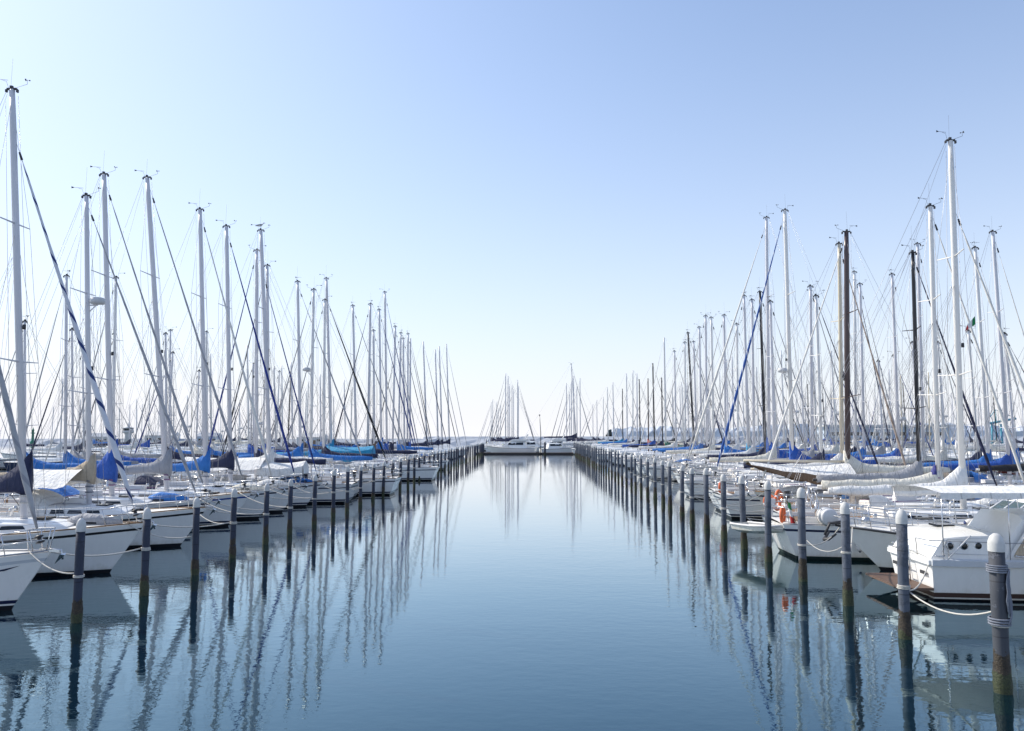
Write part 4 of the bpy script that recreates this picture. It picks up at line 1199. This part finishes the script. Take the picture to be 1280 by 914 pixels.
# ------------------------------------------------------------------ mooring lines
def rope(a, b, sag, label, group, r=.02, mat='rope', turns=0):
    a, b = Vector(a), Vector(b)
    n = 14
    pts = [a.lerp(b, i/n)+Vector((0, 0, -sag*4*(i/n)*(1-i/n))) for i in range(n+1)]
    o = MB().tube(pts, r, 6).build('mooring_rope', M[mat])
    tag(o, label, 'rope', group)
    return o
def pile_near(side, d, before):
    c = [p for p in PILES[side] if (p[0].y < d if before else p[0].y > d)]
    return min(c, key=lambda p: abs(p[0].y-d)) if c else None
for k, (e, h, d, s, side, bx) in enumerate(BOATS):
    if d > 80: continue
    channel_bow = (s == -side)
    t = .955 if channel_bow else .03
    for before in (True, False):
        p = pile_near(side, d, before)
        if p is None: continue
        yl = (-1 if before else 1)*(1 if s > 0 else -1)*h.bd(t)*.85
        lp = Vector((h.x(t, 1), yl, h.zs(t)+.06))
        wp = Matrix.Translation(e.location) @ e.rotation_euler.to_matrix().to_4x4() @ lp
        tgt = p[0]+(wp-p[0]).normalized()*.16
        nth = ORD[p[1]] if p[1] < len(ORD) else 'far'
        which = 'left' if side < 0 else 'right'
        rope(wp, tgt, .14+rng.random()*.22, 'pale mooring rope from the %s %s pile to the %s behind it' % (nth, which, ('bow' if channel_bow else 'stern')), 'mooring ropes on the %s piles' % which, .022 if d < 45 else .018)
# ropes of the two motor boats in the right foreground
P0, P1, P2, P3 = [PILES[1][k][0] for k in range(4)]
rope((X1-.02, D1-1.25, 1.05), P1+Vector((.12, .1, -.1)), .25, 'slack pale rope from the second right pile to the aft-cabin boat', 'mooring ropes on the right piles', .019)
rope(P1+Vector((.14, .05, -.12)), P0+Vector((.12, .12, .25)), .30, 'long pale rope sagging between the two nearest right piles', 'mooring ropes on the right piles', .019)
rope((11.4, 29.4, 1.6), P2+Vector((.12, .1, 0)), .25, 'pale rope from the third right pile to the motor cruiser bow', 'mooring ropes on the right piles', .02)
rope((11.4, 30.4, 1.6), P3+Vector((.12, .1, 0)), .3, 'pale rope from the fourth right pile to the motor cruiser bow', 'mooring ropes on the right piles', .02)
rope(P3+Vector((0.1, 0, .2)), P2+Vector((.1, .1, .25)), .35, 'thin rope strung between the third and fourth right piles', 'mooring ropes on the right piles', .012)

# ------------------------------------------------------------------ pontoons
def pontoon(X, d0, d1, wd, label, group):
    e = empty('floating_pontoon', (X, d0, 0), 0)
    tag(e, label, 'pontoon', group)
    MB().box((0, (d1-d0)/2, .56), (wd, d1-d0, .08)).build('deck_planks', M['teakdark'], e)
    for sx in (-1, 1): MB().box((sx*(wd/2-.06), (d1-d0)/2, .44), (.12, d1-d0, .16)).build('edge_beam', M['fitting'], e)
    MB().box((0, (d1-d0)/2, .10), (wd-.4, d1-d0, .52)).build('float', M['greyhull'], e)
pontoon(-28.2, 14, 186, 2.2, 'long plank pontoon behind the left row of boats', 'pontoons')
pontoon(24.6, 14, 186, 1.6, 'long plank pontoon behind the right row of boats', 'pontoons')
pontoon(69, 80, 240, 2.0, 'plank pontoon between the back rows on the right', 'pontoons')
pontoon(-83, 96, 270, 2.0, 'plank pontoon between the far back rows on the left', 'pontoons')
e = empty('floating_pontoon', (-2.0, 186.5, 0), 0)
tag(e, 'dark pontoon closing off the far end of the channel', 'pontoon', 'pontoons')
MB().box((0, 0, .34), (24, 1.6, .08)).build('deck_planks', M['teakdark'], e)
MB().box((0, 0, .10), (23.8, 1.5, .40)).build('float', M['black'], e)
# thin pole and stout pile at the channel end
px = at(676, 560, 185).x
e = empty('channel_pole', (px, 185, 0)); tag(e, 'thin tall bare pole standing alone at the far end of the channel', 'pole')
MB().tube([(0, 0, -1), (0, 0, 5), (-.25, 0, 9.0)], [.10, .09, .05], 8).build('pole', M['aludark'], e)
MB().lathe([(.13, 0), (.16, .1), (.13, .3), (.0, .34)], 10, (-.25, 0, 8.9)).build('pole_top', M['fitting'], e)
e = empty('mooring_pile', (px+.95, 185, 0)); tag(e, 'stout dark pile beside the thin pole at the channel end', 'mooring pile')
MB().lathe([(.24, -1), (.24, 2.7)], 12).build('post', M['pileL'], e)
MB().lathe([(.26, 2.68), (.26, 2.85), (.16, 3.0), (0, 3.05)], 12).build('cap', M['cap'], e)

# ------------------------------------------------------------------ small things on and around the boats
def local_to(e, p): return Matrix.Translation(e.location) @ e.rotation_euler.to_matrix().to_4x4() @ Vector(p)
def lifebuoy(p, rx, label, horseshoe=False, mat='orange'):
    e = empty('lifebuoy', p); tag(e, label, 'lifebuoy', 'lifebuoys hung on stern rails')
    if horseshoe:
        pts = [(.26*math.cos(a), 0, .30*math.sin(a)) for a in [R(-60)+R(300)*i/16 for i in range(17)]]
        pts = [(x, 0, -z) for x, y, z in [(p_[0], 0, p_[2]) for p_ in [( .24*math.sin(a), 0, .30*math.cos(a)) for a in [R(35)+R(290)*i/16 for i in range(17)]]]]
        MB().tube(pts, .075, 10).build('float', M[mat], e)
    else:
        MB().torus((0, 0, 0), .28, .075, 'y', 26, 10).build('ring', M[mat], e)
        for a in range(4):
            an = a*PI/2+.4
            o = MB().tube([(.28*math.cos(an-.16), 0, .28*math.sin(an-.16)), (.28*math.cos(an), 0, .28*math.sin(an)), (.28*math.cos(an+.16), 0, .28*math.sin(an+.16))], .079, 10, 0, False).build('band', M['flagwhite'], e)
    e.rotation_euler = (0, 0, rx)
    return e
e3, e4 = R3[0], R4[0]
h3, h4 = R3[1], R4[1]
lifebuoy(local_to(e3, (h3.x(0, 1)+.15, -1.0, 1.72)), R(60), 'orange horseshoe lifebuoy beside the flag on the tallest-masted boat', True)
lifebuoy(local_to(e4, (h4.x(0, 1)-.05, -.9, 1.85)), R(50), 'orange ring lifebuoy on the stern of the purple-collared boat')
lifebuoy(local_to(e4, (h4.x(0, 1)-.02, .35, 1.80)), R(-50), 'orange ring lifebuoy, farther of the two on the purple-collared boat')
lifebuoy(local_to(R5[0], (R5[1].x(0, 1)+.05, -.7, 1.80)), R(40), 'orange horseshoe lifebuoy on the stern of the black-masted boat', True)
lifebuoy(local_to(R7[0], (R7[1].x(0, 1)+.05, -.7, 1.80)), R(70), 'orange ring lifebuoy on the stern of the cream-masted boat')
# life raft drum and yellow float on the same stern rail
e = empty('life_raft', local_to(e3, (h3.x(0, 1)+1.7, -1.55, 1.72))); tag(e, 'round white life raft drum on the rail of the tallest-masted boat', 'life raft')
o = MB().lathe([(.0, -.36), (.28, -.36), (.33, -.30), (.33, -.03), (.345, -.025), (.345, .025), (.33, .03), (.33, .30), (.28, .36), (0, .36)], 24).build('drum', M['rubber'], e); o.rotation_euler = (PI/2, 0, 0)
for y in (-.2, .2): MB().torus((0, y, 0), .338, .014, 'y', 24, 6).build('strap', M['greyhull'], e)
e = empty('danbuoy', local_to(e3, (h3.x(0, 1)+.75, -1.45, 1.95))); tag(e, 'yellow upright float on the stern rail of the tallest-masted boat', 'float')
MB().lathe([(.05, -.45), (.11, -.40), (.12, .25), (.08, .38), (.03, .46)], 14).build('float', M['yellow'], e)
MB().tube([(0, 0, -.9), (0, 0, -.4)], .02, 6).build('rod', M['steel'], e)
# flag of the stern-to boat and pennant under its spreader
fp = local_to(e3, (h3.x(0, 1)+.62, -1.35, 1.30))
e = empty('ensign', fp); tag(e, 'green, white and red flag hanging from a slanted staff at a stern', 'flag')
MB().tube([(0, 0, 0), (-.45, -.05, 1.05)], .014, 6).build('staff', M['teak'], e)
vs, fs, ms = [], [], []
for i in range(13):
    u = i/12
    for j in range(7):
        q = j/6
        vs.append((-.45+.20*u*.9+.22*q*(.8+.2*u)+.03*math.sin(q*9+u*3), -.05+.07*math.sin(q*8+u*2)*(.4+u), 1.03-.92*u-.10*q+.02*math.sin(q*6)))
for i in range(12):
    for j in range(6):
        a = i*7+j; fs.append((a, a+7, a+8, a+1)); ms.append(min(2, i*3//12))
fm = MB(); fm.add(vs, fs, ms); fm.build('cloth', [M['flaggreen'], M['flagwhite'], M['flagred']], e)
bp = at(1206, 402, 33.4)
e = empty('burgee', bp); tag(e, 'small triangular green and red pennant flying below a spreader', 'flag')
mb = MB(); mb.add([(-.02, 0, -.42), (.12, .04, -.12), (.30, -.03, .10), (.42, 0, .22), (.44, .02, -.12), (.30, .03, -.22), (.14, -.02, -.30)], [(0, 6, 1), (6, 5, 2, 1), (5, 4, 3, 2)], [2, 1, 0], True)
mb.build('cloth', [M['flaggreen'], M['flagwhite'], M['flagred']], e)
MB().tube([(.43, 0, -.9), (.43, 0, .55)], .005, 4).build('halyard', M['wire'], e)
# white dinghy hung across the stern
e = empty('dinghy', local_to(e3, (h3.x(0, 1)-.55, -.15, .95)), R(-62)); tag(e, 'small white dinghy hung low across the stern with the flag', 'dinghy')
rings = []
for i in range(11):
    t = i/10; b = .62*(1-.25*(1-t)**2)*(1-max(0, (t-.5)/.5)**2.2)+.02; x = -1.2+2.5*t; z = .12*t*t
    rings.append([(x, -b, .25+z), (x, -b*.85, .02+z*1.5), (x, 0, -.14+z*2.2), (x, b*.85, .02+z*1.5), (x, b, .25+z)])
sharp(MB().loft(rings, False, True).build('shell', M['white'], e), 50)
for sd in (0, 4): tube_part('gunwale', [[r_[sd] for r_ in rings]], .045, M['rubber'], e, 8)
for x in (-.5, .3): MB().box((x, 0, .18), (.22, .95, .03)).build('thwart', M['teak'], e)
# fenders
def fender(p, label, rot=(0, 0, 0), sz=1.):
    e = empty('fender', p); tag(e, label, 'fender', 'fenders hung on the boats')
    MB().lathe([(.03, -.42*sz), (.09*sz, -.38*sz), (.125*sz, -.28*sz), (.125*sz, .28*sz), (.09*sz, .38*sz), (.03, .42*sz)], 14).build('body', M['rubber'], e)
    for z in (-1, 1): MB().lathe([(.07*sz, z*.395*sz-.03), (.05*sz, z*.395*sz+.03*z), (.02, z*.45*sz+.02*z)], 10).build('end_cap', M['fbluecap'], e)
    e.rotation_euler = rot
    return e
fender(local_to(r2, (h2.x(.62, 1), 1.40, h2.zs(.62)+.62)), 'white fender with dark ends lying along the motor cruiser rail', (0, R(86), 0), 1.05)
for (bt, t, sd, txt) in ((A, .50, -1, 'white fender at the near side of the blue-spiral sloop'), (Bb, .55, -1, 'white fender on the near side of the radar-mast boat'), (Db, .5, -1, 'white fender on the near side of the grey-covered boat'),
                        (R3, .40, 1, 'white fender on the far side of the tallest-masted boat'), (R3, .22, -1, 'white fender near the stern of the tallest-masted boat'), (R4, .25, -1, 'white fender near the stern of the purple-collared boat'), (R6, .62, 1, 'white fender on the near side of the bronze-masted boat')):
    e, h = bt[0], bt[1]
    fender(local_to(e, (h.x(t, .6), sd*(h.y(t, .6)+.15), h.zs(t)*.62)), txt)
fender((13.12, 21.33, .80), 'round white fender at the right picture edge', (0, 0, 0), 1.5)
# gull on a masthead
gT = at(326, 288, 54.2)
e = empty('gull', gT+Vector((0, 0, .14))); e.rotation_euler = (0, 0, R(10)); tag(e, 'white gull with grey wings standing on a masthead', 'bird')
mb = MB()
prof = [(-.30, .02, .16, .012), (-.22, .02, .17, .035), (-.10, .0, .20, .075), (.02, 0, .235, .088), (.10, 0, .28, .065), (.145, 0, .335, .045), (.17, 0, .375, .050), (.205, 0, .39, .048), (.235, 0, .385, .028), (.25, 0, .38, .014)]
mb.loft([[(x, r*math.cos(2*PI*j/10), z+r*math.sin(2*PI*j/10)) for j in range(10)] for x, y, z, r in prof], True, True)
mb.tube([(.0, -.03, .17), (.01, -.03, .0)], .01, 5); mb.tube([(.0, .03, .17), (.01, .03, .0)], .01, 5)
mb.build('body', M['flagwhite'], e)
for sd in (-1, 1):
    MB().loft([[(x, sd*(.080*k), z+.045), (x, sd*(.098*k), z), (x, sd*(.085*k), z-.04)] for x, z, k in ((.08, .25, .8), (-.02, .245, 1), (-.14, .225, .85), (-.30, .19, .35), (-.36, .175, .12))], False, False).build('wing', M['c_grey'], e)
MB().tube([(.245, 0, .382), (.31, 0, .37)], [.014, .004], 6).build('bill', M['yellow'], e)

# ------------------------------------------------------------------ far shore and harbour works
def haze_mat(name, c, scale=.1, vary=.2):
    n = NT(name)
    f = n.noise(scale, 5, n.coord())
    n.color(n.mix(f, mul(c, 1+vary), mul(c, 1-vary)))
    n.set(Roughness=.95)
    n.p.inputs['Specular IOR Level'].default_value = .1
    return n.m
M['stone'] = haze_mat('breakwater stone', (.42, .45, .50), .4, .25)  # stone, shore and building colours paled to stand in for distance haze
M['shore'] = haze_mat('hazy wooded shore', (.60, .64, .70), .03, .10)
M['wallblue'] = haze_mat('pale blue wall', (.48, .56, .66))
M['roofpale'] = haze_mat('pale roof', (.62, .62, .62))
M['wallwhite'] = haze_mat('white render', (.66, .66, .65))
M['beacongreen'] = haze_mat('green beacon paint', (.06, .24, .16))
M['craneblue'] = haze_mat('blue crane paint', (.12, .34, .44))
def rubble(X0, X1, d, top, wd, label):
    mb = MB(); rr = random.Random(int(d)); rings = []
    n = 90
    for i in range(n+1):
        x = lerp(X0, X1, i/n)
        rings.append([(x, d-wd+rr.uniform(-.8, .8), -.5), (x, d-wd*.55+rr.uniform(-.6, .6), top*.55+rr.uniform(-.3, .3)), (x, d-wd*.25, top+rr.uniform(-.18, .18)), (x, d+wd*.25, top+rr.uniform(-.15, .15)), (x, d+wd, -.5)])
    mb.loft(rings, False, False, 0, False)
    o = mb.build('breakwater', M['stone']); tag(o, label, 'breakwater')
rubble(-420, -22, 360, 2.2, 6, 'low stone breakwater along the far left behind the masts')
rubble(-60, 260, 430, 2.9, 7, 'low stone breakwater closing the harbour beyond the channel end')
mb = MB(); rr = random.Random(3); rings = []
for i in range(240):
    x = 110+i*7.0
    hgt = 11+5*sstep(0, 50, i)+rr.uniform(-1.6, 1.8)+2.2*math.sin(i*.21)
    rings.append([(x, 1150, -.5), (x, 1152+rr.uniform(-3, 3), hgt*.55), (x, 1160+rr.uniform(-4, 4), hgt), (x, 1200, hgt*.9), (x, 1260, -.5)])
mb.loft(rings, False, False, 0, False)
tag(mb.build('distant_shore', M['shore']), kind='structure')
# long low boat hall on the right
e = empty('boat_hall', (128, 300, 0)); tag(e, 'long low pale blue building with white roof behind the right masts', 'building')
MB().box((0, 0, 3.6), (44, 12, 7.2)).build('wall', M['wallblue'], e)
MB().box((0, 0, 7.55), (47, 14.5, .7)).build('roof', M['roofpale'], e)
for k in range(9):
    o = MB().box((-19+k*4.7, -6.03, 4.6), (3.2, .06, 1.3)).build('window', M['glass'], e)
for x in (-12, 6): MB().box((x, -6.04, 1.6), (3.4, .08, 3.2)).build('door', M['roofpale'], e)
def house(X, d, w_, dp, ht, label, wall, roof):
    e = empty('harbour_house', (X, d, 0)); tag(e, label, 'building', 'harbour buildings on the far left')
    MB().box((0, 0, ht/2), (w_, dp, ht)).build('wall', M[wall], e)
    MB().add([(-w_/2-.3, -dp/2-.3, ht), (w_/2+.3, -dp/2-.3, ht), (w_/2+.3, dp/2+.3, ht), (-w_/2-.3, dp/2+.3, ht), (-w_/2-.3, 0, ht+1.6), (w_/2+.3, 0, ht+1.6)], [(0, 1, 5, 4), (2, 3, 4, 5), (0, 4, 3), (1, 2, 5), (3, 2, 1, 0)], 0, False).build('roof', M[roof], e)
    for k in range(3): MB().box((-w_/3+k*w_/3, -dp/2-.03, ht*.55), (w_*.16, .06, ht*.3)).build('window', M['glass'], e)
    MB().box((w_*.16, -dp/2-.035, ht*.28), (1.1, .07, ht*.54)).build('door', M['teak'], e)
house(-145, 352, 9, 6, 3.4, 'small grey shed on the far left breakwater', 'wallblue', 'stone')
house(-168, 356, 13, 7, 3.8, 'long white house on the far left breakwater', 'wallwhite', 'roofpale')
house(-196, 356, 10, 7, 3.2, 'white cabin near the green beacon', 'wallwhite', 'stone')
house(-100, 356, 12, 7, 3.0, 'low white boathouse behind the left masts', 'wallwhite', 'roofpale')
e = empty('beacon', (at(41, 545, 330).x, 330, 0)); tag(e, 'green harbour beacon tower at the far left', 'beacon')
MB().lathe([(1.0, -.5), (.95, 1.2), (.55, 1.6), (.45, 4.6), (.9, 4.8), (.9, 5.0)], 14).build('tower', M['beacongreen'], e)
MB().lathe([(.4, 5.0), (.4, 5.9), (.6, 5.95), (.3, 6.4), (.05, 7.2)], 12).build('lantern', M['beacongreen'], e)
e = empty('watch_tower', (at(160, 545, 345).x, 345, 0)); tag(e, 'white harbour watch tower with a wide top at the far left', 'tower')
MB().lathe([(1.6, -.5), (1.3, 4.2), (1.4, 4.6), (2.3, 5.1), (2.4, 5.9)], 18).build('shaft', M['wallwhite'], e)
MB().lathe([(2.0, 5.9), (2.1, 6.9)], 18).build('glazing', M['glass'], e)
MB().lathe([(2.4, 6.9), (2.4, 7.1), (.4, 7.6), (.1, 9.5)], 18).build('roof', M['wallwhite'], e)
e = empty('boat_crane', (at(1246, 540, 230).x, 230, 0)); tag(e, 'pale blue boat crane among the masts at the far right', 'crane')
for sd in (-1, 1): MB().tube([(sd*1.5, 0, -.3), (sd*1.2, 0, 7.5)], .28, 6).build('leg', M['craneblue'], e)
MB().tube([(-3.2, 0, 7.4), (5.5, 0, 9.0)], .35, 6).build('jib', M['craneblue'], e)
tube_part('brace', [[(-1.45, 0, 1.5), (1.25, 0, 6.5)], [(1.45, 0, 1.5), (-1.25, 0, 6.5)], [(0, 0, 7.6), (0, 0, 11.5), (5.2, 0, 9.2)], [(0, 0, 11.5), (-3.1, 0, 7.6)]], .12, M['craneblue'], e)
